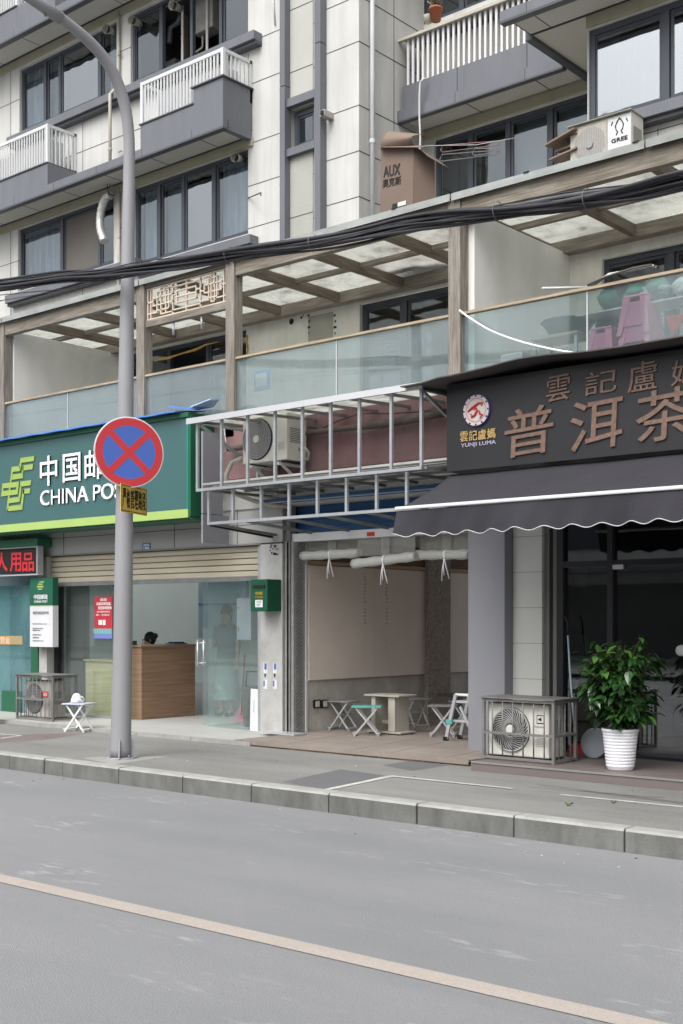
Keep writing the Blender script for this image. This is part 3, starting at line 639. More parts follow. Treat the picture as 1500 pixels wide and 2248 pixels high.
c3 = MB(); c3.box(xa(1028, 10.8), xa(1108, 10.8), 10.8, 11.42, ZF, 3.37, GPAN)
c3o = c3.build('column', B, bevel=.004); c3o['label'] = 'smooth grey metal clad column'
# tracks and embossed jamb beside the empty shop
jb = MB()
for a, b, y in ((620.5, 624, 10.97), (625, 629, 10.99), (630, 634, 10.98), (635, 637, 10.96)): jb.box(xa(a, y), xa(b, y), y, y + .1, ZF, 3.0, GALVD)
jb.box(xa(637, 11.0), xa(641, 11.0), 11.0, 11.1, ZF, 3.0, BLK)
jb.build('shutter_track', B)
XJ = -10.15
em = MB(); em.box(XJ - .16, XJ, 10.98, 11.19, ZF, 2.56, mat('embossed jamb', (.26, .26, .25), .6, .15, 12, bump=.5, bscale=30))
k = .25
while k < 2.5: em.bar((XJ + .002, 11.02, k), (XJ + .002, 11.13, k + .06), .012, .012, GALVD, up=(1, 0, 0)); k += .045
em.box(XJ - .01, XJ + .012, 11.19, 11.22, ZF, 2.56, WHITE)
em.build('door_jamb', B)
# --- empty shop interior
XI, XJ2, YB_ = -10.16, -7.05, 15.6
it = MB()
it.quad((XI, 11.22, ZF), (XI, YB_, ZF), (XI, YB_, 3.0), (XI, 11.22, 3.0), CONC)
pass   # unseen rear wall left out so that extra daylight brightens the unit
it.quad((XJ2, YB_, ZF), (XJ2, 11.4, ZF), (XJ2, 11.4, 3.0), (XJ2, YB_, 3.0), PLASTER)
it.quad((XI, 11.3, 2.98), (XI, YB_, 2.98), (XJ2, YB_, 2.98), (XJ2, 11.3, 2.98), PLASTER)
it.build('shop_wall', B)
bd = MB()
yA, yB2, yC = 11.24, wx(698 + 70, 1300, XI).y, wx(929, 1300, XI).y
bd.box(XI + .002, XI + .03, yA, wx(818, 1300, XI).y - .003, .86, 2.28, BOARD); bd.box(XI + .002, XI + .03, wx(818, 1300, XI).y + .003, yC, .86, 2.28, BOARD)
bd.box(XI + .002, XI + .03, wx(979, 1300, XI).y, YB_ - .01, .86, 2.28, BOARD)
bd.box(XI + .002, XI + .05, yA, yC, 2.29, 2.335, mat('raw pine batten', (.38, .26, .15), .8, .2, 4, stretch=(8, .6, 8))); bd.box(XI + .002, XI + .05, wx(979, 1300, XI).y, YB_ - .01, 2.285, 2.33, MATS['raw pine batten'])
bd.box(XI + .002, XI + .03, yA, YB_ - .01, 2.345, 2.6, mat('dark brown soffit board', (.14, .085, .06), .8, .2, 2))
INK = mat('faint board print', (.42, .35, .29), .9, .1)
xf_side = Matrix(((0, -1, 0, 0), (1, 0, 0, 0), (0, 0, 1, 0), (0, 0, 0, 1)))
for y_ in (wx(797, 1300, XI).y, wx(845, 1300, XI).y):
    for k in range(26):
        z_ = 1.05 + k * .046; hh = .03 if k > 9 else .008
        if k in (10, 16): continue
        bd.box(XI + .03, XI + .0312, y_ - random.uniform(.008, .03), y_ + random.uniform(.008, .03), z_, z_ + hh * random.uniform(.5, 1), INK)
bd.build('wall_board', B)
pi = MB(); pi.box(XI + .002, XI + .09, yC, wx(978, 1300, XI).y, ZF, 2.98, CONCD); pi.build('pilaster', B)
# --- floors and steps
fl = MB(); fl.box(-26, -10.3, 10.0, 11.1, ZP + .001, ZF, POSTF); fl.box(-26, XCL, 11.1, 19.3, ZP - .05, ZF - .001, POSTF)
fo = fl.build('shop_floor', B); fo['label'] = 'pale tiled doorstep and floor of the post office'
fe = MB()
for k in range(16): fe.box(-25.9 + k * 1.0, -24.91 + k * 1.0, 9.985, 10.05, ZP + .001, ZF + .004, KERBT)
fe.build('step_edge', fo)
dk = MB()
pts = [gp(530, 1624, .225), gp(1050, 1675, .225)]
dk.slab([(-10.15, 10.02, .20), (-6.9, 10.02, .20), (-6.9, 11.0, .20), (-7.5, 11.0, .20), (-7.5, YB_, .20), (XI, YB_, .20), (XI, 11.05, .20)], (0, 0, .022), PLY)
for k, x in enumerate((-9.35, -8.4, -7.9, -7.2)): dk.bar((x, 10.03, .2222), (x - .25, 11.4 + .4 * (k % 2), .2222), .005, .002, RUST)
for y in (10.75, 12.4): dk.bar((XI + .05, y, .2222), (-7.55, y, .2222), .005, .002, RUST)
dko = dk.build('shop_floor', B); dko['label'] = 'brown plywood floor of the empty shop'
de = MB(); n = 60; top_ = [.2215 + random.uniform(-.010, .002) * (k % 3 == 0) for k in range(n + 1)]; yy_ = [10.0 + random.uniform(-.006, .006) for k in range(n + 1)]
for k in range(n):
    a = -10.15 + 3.25 * k / n; b = a + 3.25 / n
    de.add([(a, yy_[k], ZP + .018), (b, yy_[k + 1], ZP + .018), (b, 10.05, ZP + .018), (a, 10.05, ZP + .018), (a, yy_[k], top_[k]), (b, yy_[k + 1], top_[k + 1]), (b, 10.05, top_[k + 1]), (a, 10.05, top_[k])], [(0, 1, 5, 4), (4, 5, 6, 7), (3, 2, 1, 0)], PLY)
de.box(-10.15, -6.9, 10.012, 10.06, ZP + .001, ZP + .0179, RUST); de.build('floor_edge', dko)
rg = MB(); rg.box(xa(590, 10.9), xa(668, 10.9), 10.72, 10.95, .226, .245, SIL); rg.build('floor_plate', dko)
st = MB(); st.box(xa(1034, 9.75) , 1.5, 9.75, 11.0, ZP + .001, .25, STEP); st.box(-6.3, 1.5, 11.0, 16, .1, .249, STEP); st.box(xa(1034, 9.75) + .01, 1.5, 9.742, 9.76, .236, .2525, STONE)
st.build('shop_step', B)

# --- blue shutter housing over the empty shop
bs = MB(); x0, x1 = xa(641, 11.1), xa(1030, 11.1)
for k in range(7): z_ = 2.66 + .085 * k; bs.box(x0, x1, 11.12 + .008 * (k % 2), 11.2, z_, z_ + .08, BLUES if k != 4 else OLDW)
bs.box(x0, x1, 11.0, 11.11, 2.56, 2.655, WHITE)
for k in range(4): bs.box(x0, x1, 10.9 - .1 * k, 10.96 - .1 * k, 3.02, 3.05, BLUES if k % 2 else WHITE)
bo = bs.build('roller_shutter', B); bo['label'] = 'rolled up blue shutter over the empty shop'
lg = MB(); decal(lg, 806, 823, 1168, 1177, 11.0, RED); lg.build('badge', bo)
wb = MB(); wb.tube([at(650, 1098, 11.05), at(880, 1082, 11.05)], .03, PVC, 10); wb.box(x0, x1, 10.87, 10.93, 3.10, 3.14, WHITE); wb.build('shutter_tube', bo)

# --- post office shutter, half raised
ps = MB(); x0, x1 = xa(108, 11.05), xa(575, 11.05); z_ = 2.16
while z_ < 2.53: ps.box(x0, x1, 11.02, 11.05, z_, z_ + .062, SHUT); ps.box(x0, x1, 11.035, 11.05, z_ + .062, z_ + .077, mat('slat shade', (.2, .17, .12), .8)); z_ += .0775
ps.box(x0, x1, 11.0, 11.06, 2.10, 2.158, GALVD); pso = ps.build('roller_shutter', B); pso['label'] = 'half raised beige roller shutter of the post office'
sg = MB()
for px in (100, 575): x = xa(px, 11.0); sg.box(x - .05, x + .02, 10.98, 11.1, ZF, 2.56, GALV)
sg.build('shutter_track', pso)
# left pillar, pillar stone
lpil = MB(); lpil.box(xa(84, 10.95), xa(103, 10.95), 10.95, 11.3, ZF, 2.56, OLDW); lpil.box(xa(68, 10.93), xa(83.5, 10.93), 10.93, 11.2, ZF, 2.0, POSTD); lpil.box(xa(103.2, 11.0), xa(116, 11.0), 11.08, 11.2, ZF, 2.1, BLK); lpil.build('column', B)
gs = MB(); gs.box(xa(117, 11.4), xa(156, 11.4), 11.4, 11.75, ZF, 3.0, STONE)
gs.box(xa(135, 11.4), xa(135.8, 11.4), 11.396, 11.4, ZF, 3.0, JOINT)
for z_ in (1.35, ): gs.box(xa(117, 11.4), xa(156, 11.4), 11.396, 11.4, z_, z_ + .006, JOINT)
gs.build('column', B)
# post office interior
pw = MB(); X0, X1, Y1 = -25.0, -10.7, 19.2
pw.quad((X0, Y1, ZF), (X1, Y1, ZF), (X1, Y1, 3.5), (X0, Y1, 3.5), TEALW); pw.quad((X0, 11.3, ZF), (X0, Y1, ZF), (X0, Y1, 3.3), (X0, 11.3, 3.3), TEALW)
pw.quad((X1, Y1, ZF), (X1, 11.25, ZF), (X1, 11.25, 3.3), (X1, Y1, 3.3), TEALW); pw.quad((X0, 11.3, 3.3), (X0, 15.6, 3.3), (X1, 15.6, 3.3), (X1, 11.3, 3.3), PLASTER); pw.box(X0, X1, 15.6, 15.65, 3.3, 3.9, PLASTER)   # beyond it no ceiling: an unseen light well added to brighten the room
pw.box(xa(160, 13.4), xa(245, 13.4), 13.4, 13.5, ZF, 3.29, TEALW)
pw.build('shop_wall', B)
# tea shop interior
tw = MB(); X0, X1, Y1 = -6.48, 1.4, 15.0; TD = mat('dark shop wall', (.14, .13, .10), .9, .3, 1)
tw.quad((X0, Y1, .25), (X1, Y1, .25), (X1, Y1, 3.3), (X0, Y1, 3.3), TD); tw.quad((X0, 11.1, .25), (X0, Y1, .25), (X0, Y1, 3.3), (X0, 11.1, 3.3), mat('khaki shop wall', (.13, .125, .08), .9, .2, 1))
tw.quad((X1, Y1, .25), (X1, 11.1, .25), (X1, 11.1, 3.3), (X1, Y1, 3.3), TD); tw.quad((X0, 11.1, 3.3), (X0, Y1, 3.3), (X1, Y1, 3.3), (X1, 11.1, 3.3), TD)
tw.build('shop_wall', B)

# ================================================================ tea shop glass front
tf = thing('shop_front', 'dark framed glass front of the tea shop under the awning', 'shop front', (-4, 11, .25)); Y = 11.0
fr = MB()
fr.box(xa(1191, Y), xa(1206, Y), Y + .0, Y + .35, .25, 3.3, mat('grey jamb', (.16, .16, .15), .7, .1, 3)); fr.box(xa(1206.5, Y), xa(1210, Y), Y + .02, Y + .1, .25, 3.3, BLK)
fr.box(xa(1210.5, Y), xa(1221, Y), Y + .03, Y + .3, .25, 3.3, MATS['grey jamb'])
fr.box(xa(1222, Y), xa(1236, Y), Y, Y + .12, .25, 3.3, FRAMEB); ztr = 2.17
fr.box(xa(1333, Y), xa(1345, Y), Y - .002, Y + .12, .25, 3.3, FRAMEB)
fr.box(xa(1236, Y), 1.4, Y + .003, Y + .11, ztr - .03, ztr + .03, FRAMEB); fr.box(xa(1236, Y), 1.4, Y + .003, Y + .11, .25, .28, FRAMEB)
for x in (-3.3, -1.9, -.5): fr.box(x, x + .06, Y - .002, Y + .12, .25, 3.3, FRAMEB)
fr.build('frame', tf)
for a, b in ((xa(1236, Y), xa(1333, Y)), (xa(1345, Y), -3.3), (-3.24, -1.9), (-1.84, -.5)):
    MB().box(a, b, Y + .05, Y + .058, ztr + .03, 3.3, G_DARK).build('pane', tf); MB().box(a, b, Y + .05, Y + .058, .28, ztr - .03, G_DARK).build('pane', tf)
dp = MB(); decal(dp, 1340, 1371, 1240, 1250, Y + .03, SIL, .03); dp.build('door_clamp', tf)
dh = MB(); dh.lathe(at(1497, 1428, Y - .0), [(.05, .04), (.055, 0), (.05, -.03), (0, -.03)], PVC, 20, 'y'); dh.build('door_knob', tf)
pp = MB(); pp.box(xa(1256, 11.2), xa(1288, 11.2), 11.2, 11.204, za(1270, 1290, 11.2), za(1270, 1247, 11.2), STW)
for k in range(7): pp.box(xa(1259, 11.19), xa(1284, 11.19) - .03 * (k % 3), 11.196, 11.199, za(1270, 1254 + 5 * k, 11.2), za(1270, 1252 + 5 * k, 11.2), CURT)
tag(pp.build('notice_sheet'), 'pale printed sheet behind the tea shop side window', 'notice')
bx = MB(); bx.box(-4.7, -3.9, 11.5, 11.9, .26, .62, mat('blue crate', (.06, .16, .27), .5)); bx.box(-4.66, -3.94, 11.54, 11.86, .62, .64, BLK)
tag(bx.build('storage_box', bevel=.02), 'blue plastic box inside the tea shop behind the door glass', 'box')
tt = thing('tea_counter', 'pale low cabinet inside the tea shop behind the potted plant', 'cabinet', (-5.4, 12.2, .25))
MB().box(-6.1, -4.9, 11.6, 12.1, .25, .78, mat('cabinet white', (.42, .42, .38), .6)).build('body', tt, bevel=.01); MB().box(-6.14, -4.86, 11.57, 12.14, .781, .82, mat('cabinet top', (.25, .22, .16), .5)).build('top', tt)
MB().box(-6.0, -5.5, 11.59, 11.599, .32, .72, STW).build('door', tt)

# ================================================================ post office glass front
pg = thing('glass_partition', 'clear glass front of the post office with an open doorway', 'glass partition', (-13, 11.15, .2)); Y = 11.15
for a, b in ((118, 186), (187, 283)): MB().box(xa(a, Y), xa(b, Y), Y, Y + .012, ZF, 2.14, G_SHOP).build('pane', pg)
MB().box(xa(457, Y), xa(545, Y), Y, Y + .012, ZF, 2.14, G_SHOP).build('pane', pg); MB().box(xa(546, Y), xa(571, Y), Y, Y + .012, ZF, 2.14, G_SHOP).build('pane', pg)
dd = MB(); x = xa(443, Y)
dd.slab([(x, Y + .02, ZF + .01), (x + .33, Y + .38, ZF + .01), (x + .33, Y + .38, 2.1), (x, Y + .02, 2.1)], (.008, -.008, 0), G_SHOP); ddo = dd.build('door', pg)
hd = MB()
for px in (434, 447): hd.tube([at(px, 1405, Y - .05), at(px, 1463, Y - .05)], .012, SIL, 8)
for py in (1412, 1456): hd.tube([at(430, py, Y - .04), at(452, py - 1, Y - .04)], .009, SIL, 6)
hd.build('handle', ddo)
rl = MB(); rl.box(xa(118, Y), xa(571, Y), Y - .02, Y + .05, 2.14, 2.19, GALV); rl.box(xa(118, Y), xa(283, Y), Y - .015, Y + .03, ZF, ZF + .03, GALV); rl.box(xa(283, Y) - .015, xa(283, Y) + .015, Y - .01, Y + .03, ZF, 2.14, SIL); rl.build('rail', pg)
# film covered shop window at the far left, neighbour
lw_ = thing('shop_window', 'teal filmed shop window at the left edge beside the green pillar', 'window', (-16.5, 11, .2))
for a, b in ((-40, 24), (24.5, 68)): MB().box(xa(a, 11.0), xa(b, 11.0), 11.0, 11.02, ZF, 2.13, G_TEAL).build('pane', lw_)
pnl = MB(); decal(pnl, 5, 47, 1517, 1578, 10.99, POSTD, .01); pnl.build('green_panel', lw_)
ob = MB(); decal(ob, -20, 24, 1396, 1415, 10.995, ORANGE, .004); decal(ob, 24, 50, 1396, 1415, 10.995, mat('pale orange film', (.33, .27, .15), .6), .003)
text_px(ob, '营业', 1, 22, 1398, 1413, 10.99, STW, ext=.002); ob.build('film_strip', lw_)
bk = MB(); bk.box(-18, -15.7, 11.5, 11.6, ZF, 2.9, mat('blue grey partition', (.2, .3, .33), .8)); bk.build('back_panel', lw_)

# ================================================================ China Post sign
YS = 10.4; xe = xa(415, YS); ps_ = thing('post_office_sign', 'long green fascia sign with white lettering and a lime stripe along its lower edge', 'sign', (-13, YS, 2.9))
m_ = MB(); m_.box(-22, xe, YS, YS + .35, 2.992, 4.14, POSTG); m_.build('board', ps_)
m_ = MB(); m_.box(-22, xe + .002, YS - .02, YS + .34, 2.885, 2.991, LIME); m_.build('stripe', ps_)
m_ = MB(); m_.box(xe + .001, xe + .04, YS - .008, YS + .42, 2.90, 4.15, POSTD); m_.box(xe - .03, xe, YS - .012, YS - .001, 2.995, 4.14, mat('teal edge strip', (.01, .22, .17), .4)); m_.box(-22, xe + .04, YS + .02, YS + .42, 2.86, 2.884, POSTD); m_.box(-22, xe + .02, YS - .03, YS + .3, 4.141, 4.2, POSTD); m_.build('edge', ps_)
le = MB()
def px_rect(mb, px0, px1, py0, py1, Y, m, d=.01, sk=0): mb.box(xa(px0, Y), xa(px1, Y), Y - d, Y, za((px0 + px1) / 2, py1, Y), za((px0 + px1) / 2, py0, Y), m)
Yl = YS - .003
def zh(px, py): p = at(px, py, Yl); return p
def polyl(pts, m, mb, d=.012): mb.slab([at(px, py, Yl) for px, py in pts], (0, -d, 0), m)
def zg(x, y): return (x / 1500 * 130, 980 + y / 1846 * 160)
# the outline post emblem: slanted bars
lo_ = MB(); Z = lambda *p: [zg(a, b) for a, b in p]
polyl(Z((540, 295), (890, 245), (870, 375), (525, 425)), LIMEL, lo_)
polyl(Z((520, 425), (562, 418), (535, 620), (495, 500)), LIMEL, lo_)
polyl(Z((320, 520), (520, 495), (538, 622), (300, 655)), LIMEL, lo_)
polyl(Z((305, 655), (348, 648), (300, 925), (270, 925)), LIMEL, lo_)
polyl(Z((600, 480), (858, 445), (843, 580), (610, 612), (590, 600)), LIMEL, lo_)
polyl(Z((590, 500), (622, 495), (600, 690), (572, 690)), LIMEL, lo_)
polyl(Z((345, 712), (600, 680), (595, 805), (320, 850)), LIMEL, lo_)
polyl(Z((85, 940), (498, 895), (485, 1030), (68, 1068)), LIMEL, lo_); polyl(Z((62, 1135), (480, 1092), (462, 1218), (45, 1270)), LIMEL, lo_)
polyl(Z((70, 1066), (112, 1062), (100, 1132), (60, 1136)), LIMEL, lo_); polyl(Z((248, 1050), (290, 1045), (280, 1115), (240, 1118)), LIMEL, lo_); polyl(Z((432, 1032), (486, 1028), (478, 1094), (424, 1098)), LIMEL, lo_)
polyl(Z((540, 890), (808, 855), (795, 985), (560, 1020), (525, 1010)), LIMEL, lo_); polyl(Z((528, 1000), (565, 1000), (520, 1400), (490, 1290)), LIMEL, lo_)
polyl(Z((265, 1310), (500, 1280), (522, 1405), (240, 1445)), LIMEL, lo_); polyl(Z((225, 1255), (265, 1250), (225, 1640), (185, 1645)), LIMEL, lo_)
polyl(Z((610, 1080), (783, 1060), (768, 1185), (595, 1205)), LIMEL, lo_); polyl(Z((600, 1090), (640, 1090), (580, 1600), (545, 1480)), LIMEL, lo_)
polyl(Z((240, 1515), (555, 1478), (575, 1605), (190, 1645)), LIMEL, lo_)
lo_.build('emblem', ps_)
zt = lambda px, py: at(px, py, Yl).z
for ch, a, b, t_, bt in (('中', 91, 128, 1001, 1066), ('国', 141, 179, 996, 1057), ('邮', 189, 233, 988, 1052), ('政', 240, 282, 983, 1048)):
    text_px(le, ch, a, b, t_, bt, Yl, LETW, bold=.012, ext=.02)
le.build('lettering', ps_); le = MB()
text_mb(le, 'CHINA POST', xa(91, Yl), xa(292, Yl), zt(190, 1101), zt(190, 1067), Yl, LETW, bold=.004, ext=.02)
le.build('lettering', ps_)
# blue sheet roof over the sign
m_ = MB(); xs0 = -22.0; n = 90
for k in range(n):
    x = xs0 + (xa(385, YS - .12) - xs0) * k / n; x2 = xs0 + (xa(385, YS - .12) - xs0) * (k + 1) / n; w1 = .004 * math.sin(k * 1.3); w2 = .004 * math.sin((k + 1) * 1.3)
    m_.slab([(x, YS - .12, 4.20 + w1), (x2, YS - .12, 4.20 + w2), (x2, YS + .4, 4.27 + w2), (x, YS + .4, 4.27 + w1)], (0, 0, .018), BLUER)
a = at(385, 900, YS); m_.slab([a + Vector((0, -.1, .02)), a + Vector((.3, -.02, -.03)), a + Vector((.42, .25, .02)), a + Vector((0, .4, .05))], (0, 0, .02), BLUER)
m_.slab([a + Vector((.28, .0, .0)), a + Vector((.62, .02, .06)), a + Vector((.60, .2, .09)), a + Vector((.42, .26, .02))], (0, 0, .015), mat('light blue sheet', (.35, .5, .7), .5))
tag(m_.build('metal_sheet'), 'blue corrugated sheet covering the top of the green post office sign', 'roof sheet')
# LED sign and green hood at far left
ls = thing('led_sign', 'black panel sign with red characters hanging under the green hood at left', 'sign', (-16.5, 10.7, 2.2)); Y = 10.72
m_ = MB(); m_.box(xa(-60, Y), xa(81, Y), Y, Y + .08, za(40, 1258, Y), za(40, 1207, Y), BLK); m_.build('panel', ls)
m_ = MB(); xA, xB = xa(-60, Y), xa(84, Y); zb, zt_ = za(40, 1261, Y), za(40, 1204, Y)
m_.box(xA, xB, Y - .01, Y + .09, zb - .02, zb, SIL); m_.box(xA, xB, Y - .01, Y + .09, zt_, zt_ + .02, GALV); m_.box(xa(81, Y) + .001, xB, Y - .01, Y + .09, zb, zt_, GALV); m_.build('frame', ls)
REDL = bpy.data.materials.new('red led'); REDL.use_nodes = True; _b = REDL.node_tree.nodes['Principled BSDF']; _b.inputs['Base Color'].default_value = (.5, .02, .03, 1); _b.inputs['Emission Color'].default_value = (1, .03, .05, 1); _b.inputs['Emission Strength'].default_value = .08
m_ = MB()
for ch, a, b in (('成', -52, -30), ('人', -8, 17), ('用', 23, 47), ('品', 50, 75)): text_px(m_, ch, a, b, 1214, 1254, Y - .001, REDL, bold=.02, ext=.004)
m_.build('lettering', ls)
hd_ = MB(); hd_.box(xa(-60, Y), xa(84, Y), Y - .02, Y + .3, za(40, 1202, Y), za(40, 1183, Y), POSTD); tag(hd_.build('sign_hood', bevel=.01), 'dark green box hood above the black panel sign with red characters', 'sign hood')
# pillar sign
pz = thing('opening_hours_sign', 'narrow upright sign with green header and white printed body on the left pillar', 'sign', (-14.8, 10.75, 1.5)); Y = 10.78
X0, X1 = xa(66, Y), xa(116, Y); z0, z1, z2 = za(90, 1420, Y), za(90, 1331, Y), za(90, 1269, Y)
MB().box(X0, X1, Y, Y + .1, z1 + .012, z2, mat('sign green', (.01, .10, .06), .4)).build('header', pz); MB().box(X0, X1, Y - .002, Y + .1, z1, z1 + .011, LIME).build('stripe', pz)
MB().box(X0, X1, Y, Y + .1, z0, z1 - .001, mat('sign white', (.6, .6, .62), .5)).build('body', pz)
m_ = MB(); text_px(m_, '中国邮政', 75, 105, 1305, 1316, Y - .001, LETW, bold=.01, ext=.003); m_.build('lettering', pz); m_ = MB(); text_px(m_, 'CHINA POST', 75, 105, 1318, 1323, Y - .001, LETW, ext=.003); m_.build('lettering', pz); m_ = MB()
PRN = mat('grey print', (.14, .14, .15), .8)
text_px(m_, '邮政营业网点服务时间', 73, 107, 1342, 1349, Y - .001, PRN, ext=.002)
for k, (py, b) in enumerate(((1370, 109), (1380, 96), (1384, 90), (1394, 90), (1400, 86), (1407, 96))): text_px(m_, '营业时间 09:00 - 17:00'[:14 - k], 72, b, py - 2, py + 1.5, Y - .001, PRN, ext=.002)
m_.build('small_print', pz); m_ = MB()
for k, (a, b, c, d) in enumerate(((87, 97, 1276, 1279), (84, 94, 1281, 1284), (82, 96, 1286, 1290), (84, 93, 1292, 1295))): px_rect(m_, a, b, c, d, Y - .001, LIMEL, .003)
m_.build('emblem', pz)

# ================================================================ tea shop sign and awning
YT_ = 9.9; ts = thing('tea_shop_sign', 'long charcoal sign board with copper brush characters and a round red emblem', 'sign', (-4, YT_, 3.07)); XT = xa(981, YT_)
MB().box(XT, 1.2, YT_, YT_ + .9, 3.07, 3.93, TEABOARD).build('board', ts)
m_ = MB(); n = 60
for k in range(n):
    x = XT - .35 + (1.6 - XT + .35) * k / n; x2 = XT - .35 + (1.6 - XT + .35) * (k + 1) / n
    def lift(q): u = q - XT; return .0 + .05 * math.exp(-((u - 1.1) / .5) ** 2) + (.02 * u if u > 0 else .05 * u) * .5 - (.0 if u > 0 else .02)
    a, b = lift(x), lift(x2); w1, w2 = .006 * math.sin(k * 2), .006 * math.sin((k + 1) * 2)
    m_.slab([(x, YT_ - .30 + w1, 3.935 + a), (x2, YT_ - .30 + w2, 3.935 + b), (x2, YT_ + .9, 4.0 + b), (x, YT_ + .9, 4.0 + a)], (0, 0, .012), mat('brown grey roofing felt', (.085, .075, .072), .8, .15, 2))
m_.build('roof_sheet', ts)
m_ = MB(); Yt = YT_ - .001
for ch, a, b, c, d, sk in (('雲', 1200, 1252, 826, 882, .05), ('記', 1284, 1354, 816, 866, .08), ('盧', 1379, 1443, 795, 860, .05), ('媽', 1474, 1540, 790, 845, .05)): text_px(m_, ch, a, b, c, d, Yt, TEALET, bold=.002, ext=.012, skew=sk, dz=.012)
for ch, a, b, c, d, sk in (('普', 1108, 1214, 898, 1003, .05), ('洱', 1252, 1366, 880, 990, .05), ('茶', 1396, 1524, 858, 970, .05), ('铺', 1560, 1680, 840, 960, .05)): text_px(m_, ch, a, b, c, d, Yt, TEALET, bold=.006, ext=.016, skew=sk, dz=.03)
m_.build('lettering', ts)
m_ = MB(); c = at(1047, 901, Yt - .01); r = .155
EMW = mat('pale emblem', (.55, .50, .47), .5, .1, 10); EMP = mat('violet outline', (.09, .06, .30), .5)
m_.lathe(c, [(0, -.012), (r, -.012), (r, .01)], EMP, 40, 'y', False); m_.lathe(c + Vector((0, -.003, 0)), [(r * .70, -.012), (r * .96, -.012)], EMW, 40, 'y', False); m_.lathe(c + Vector((0, -.004, 0)), [(0, -.012), (r * .70, -.012)], EMW, 40, 'y', False)
m_.lathe(c + Vector((0, -.005, 0)), [(r * .72, -.012), (r * .75, -.012)], RED, 40, 'y', False)
for k in range(12):
    a = 2 * math.pi * k / 12; p = c + Vector((math.cos(a) * r * .85, -.019, math.sin(a) * r * .85)); q = c + Vector((math.cos(a) * r * .95, -.019, math.sin(a) * r * .95)); m_.bar(p, q, .014, .004, BLK, up=(0, 1, 0))
def stroke(pts, wd): m_.tube([c + Vector((x * r, -.020, y * r)) for x, y in pts], [wd * f for f in ([.6] + [1] * (len(pts) - 2) + [.4])], RED, 6)
stroke([(-.6, -.05), (-.3, .15), (0, .3), (.25, .42), (.5, .38), (.45, .2)], .012); stroke([(-.3, .12), (.05, .1), (.1, -.05), (-.05, -.3), (-.3, -.4), (-.35, -.2)], .013); stroke([(.25, -.05), (.3, -.25), (.5, -.32), (.3, -.55)], .011)
m_.build('emblem', ts)
m_ = MB(); GOLD = mat('gold print', (.55, .38, .14), .5)
X0, X1 = xa(1010, Yt), xa(1090, Yt)
for i, ch in enumerate('雲記盧媽'): a = X0 + (X1 - X0) * (i + .06) / 4; b = X0 + (X1 - X0) * (i + .94) / 4; text_mb(m_, ch, a, b, za(1050, 966, Yt), za(1050, 944, Yt), Yt, GOLD, bold=.006, ext=.008)
text_mb(m_, 'YUNJI LUMA', xa(1013, Yt), xa(1089, Yt), za(1050, 981, Yt), za(1050, 970, Yt), Yt, mat('lilac print', (.45, .40, .55), .5), bold=.0, ext=.006); m_.build('emblem_lettering', ts)

aw = thing('awning', 'dark grey cloth awning with a scalloped white edged valance over the tea shop', 'awning', (-4, 9.5, 2.7))
YA0, ZA_0, YA1, ZA_1 = 9.97, 3.04, 9.13, 2.655
m_ = MB(); n = 80; nv = 8; X1_ = 1.3
def awp(u, v):
    x = XT + (X1_ - XT) * u; sag = -.03 * math.sin(math.pi * v) * (1 + .35 * math.sin(x * 3.1) + .2 * math.sin(x * 8.3 + v * 3)) + .004 * math.sin(x * 5 + v * 9); return Vector((x, YA0 + (YA1 - YA0) * v, ZA_0 + (ZA_1 - ZA_0) * v + sag))
m_.grid(awp, n, nv, AWN)
cl = m_.build('cloth', aw); so = cl.modifiers.new('s', 'SOLIDIFY'); so.thickness = .004
MB().box(XT - .03, X1_, YA1 - .03, YA1 + .02, ZA_1 - .018, ZA_1 + .014, WHITE).build('front_bar', aw, bevel=.008)
m_ = MB(); n = 300; X0 = XT - .02; hem = []
def vz(x): return 2.395 + .017 * math.cos((x - X0) / .268 * 2 * math.pi) - (.012 if False else 0)
def vy(x, v): return YA1 - .012 - .030 * v * (math.sin(x * 4.1) + .6 * math.sin(x * 9.7 + 1) + .35 * math.sin(x * 23 + v * 2)) - .01 * v
def valp(u, v): x = X0 + (X1_ - X0) * u; return Vector((x, vy(x, v), ZA_1 - .025 + (vz(x) - ZA_1 + .025) * v))
m_.grid(valp, n, 9, AWN)
m_.build('valance', aw)
m_ = MB(); m_.tube([Vector((X0 + (X1_ - X0) * i / n, vy(X0 + (X1_ - X0) * i / n, 1), vz(X0 + (X1_ - X0) * i / n))) for i in range(n + 1)], .0042, PVC, 6); m_.build('piping', aw)
m_ = MB()
for x in (XT + .25, -4.2, -1.6): m_.bar((x, YA0, 2.95), (x, YA1 + .02, ZA_1 - .03), .03, .03, GALV)
m_.build('arm', aw)

# ================================================================ pergola (terrace canopy)
pg_ = thing('pergola', 'weathered timber pergola with dirty glass roof over the terrace', 'pergola', (-10, YF, ZT))
def post(px0, px1):
    x0, x1 = xa(px0, YF), xa(px1, YF); MB().box(x0, x1, YF, YF + .155, ZT + .0, 6.16, WOODZ).build('post', pg_, bevel=.006); return x0, x1
P0 = post(-8, 8); P1 = post(299, 316); P2 = post(495, 514); P3 = post(984, 1010)
MB().box(P3[1] + 3.3, P3[1] + 3.45, YF, YF + .155, ZT, 6.16, WOODZ).build('post', pg_, bevel=.006); MB().box(P0[0] - 3.2, P0[0] - 3.05, YF, YF + .155, ZT, 6.16, WOODZ).build('post', pg_, bevel=.006)
for a, b in ((-22, P0[0] - .002), (P0[1] + .002, P1[0] - .002), (P2[1] + .002, P3[0] - .002), (P3[1] + .002, 1.4)): MB().box(a, b, YF + .02, YF + .12, 5.92, 6.12, WOODX).build('front_beam', pg_, bevel=.006)
MB().box(P1[1] + .002, P2[0] - .002, YF + .02, YF + .12, 6.07, 6.16, WOODX).build('front_beam', pg_, bevel=.005)
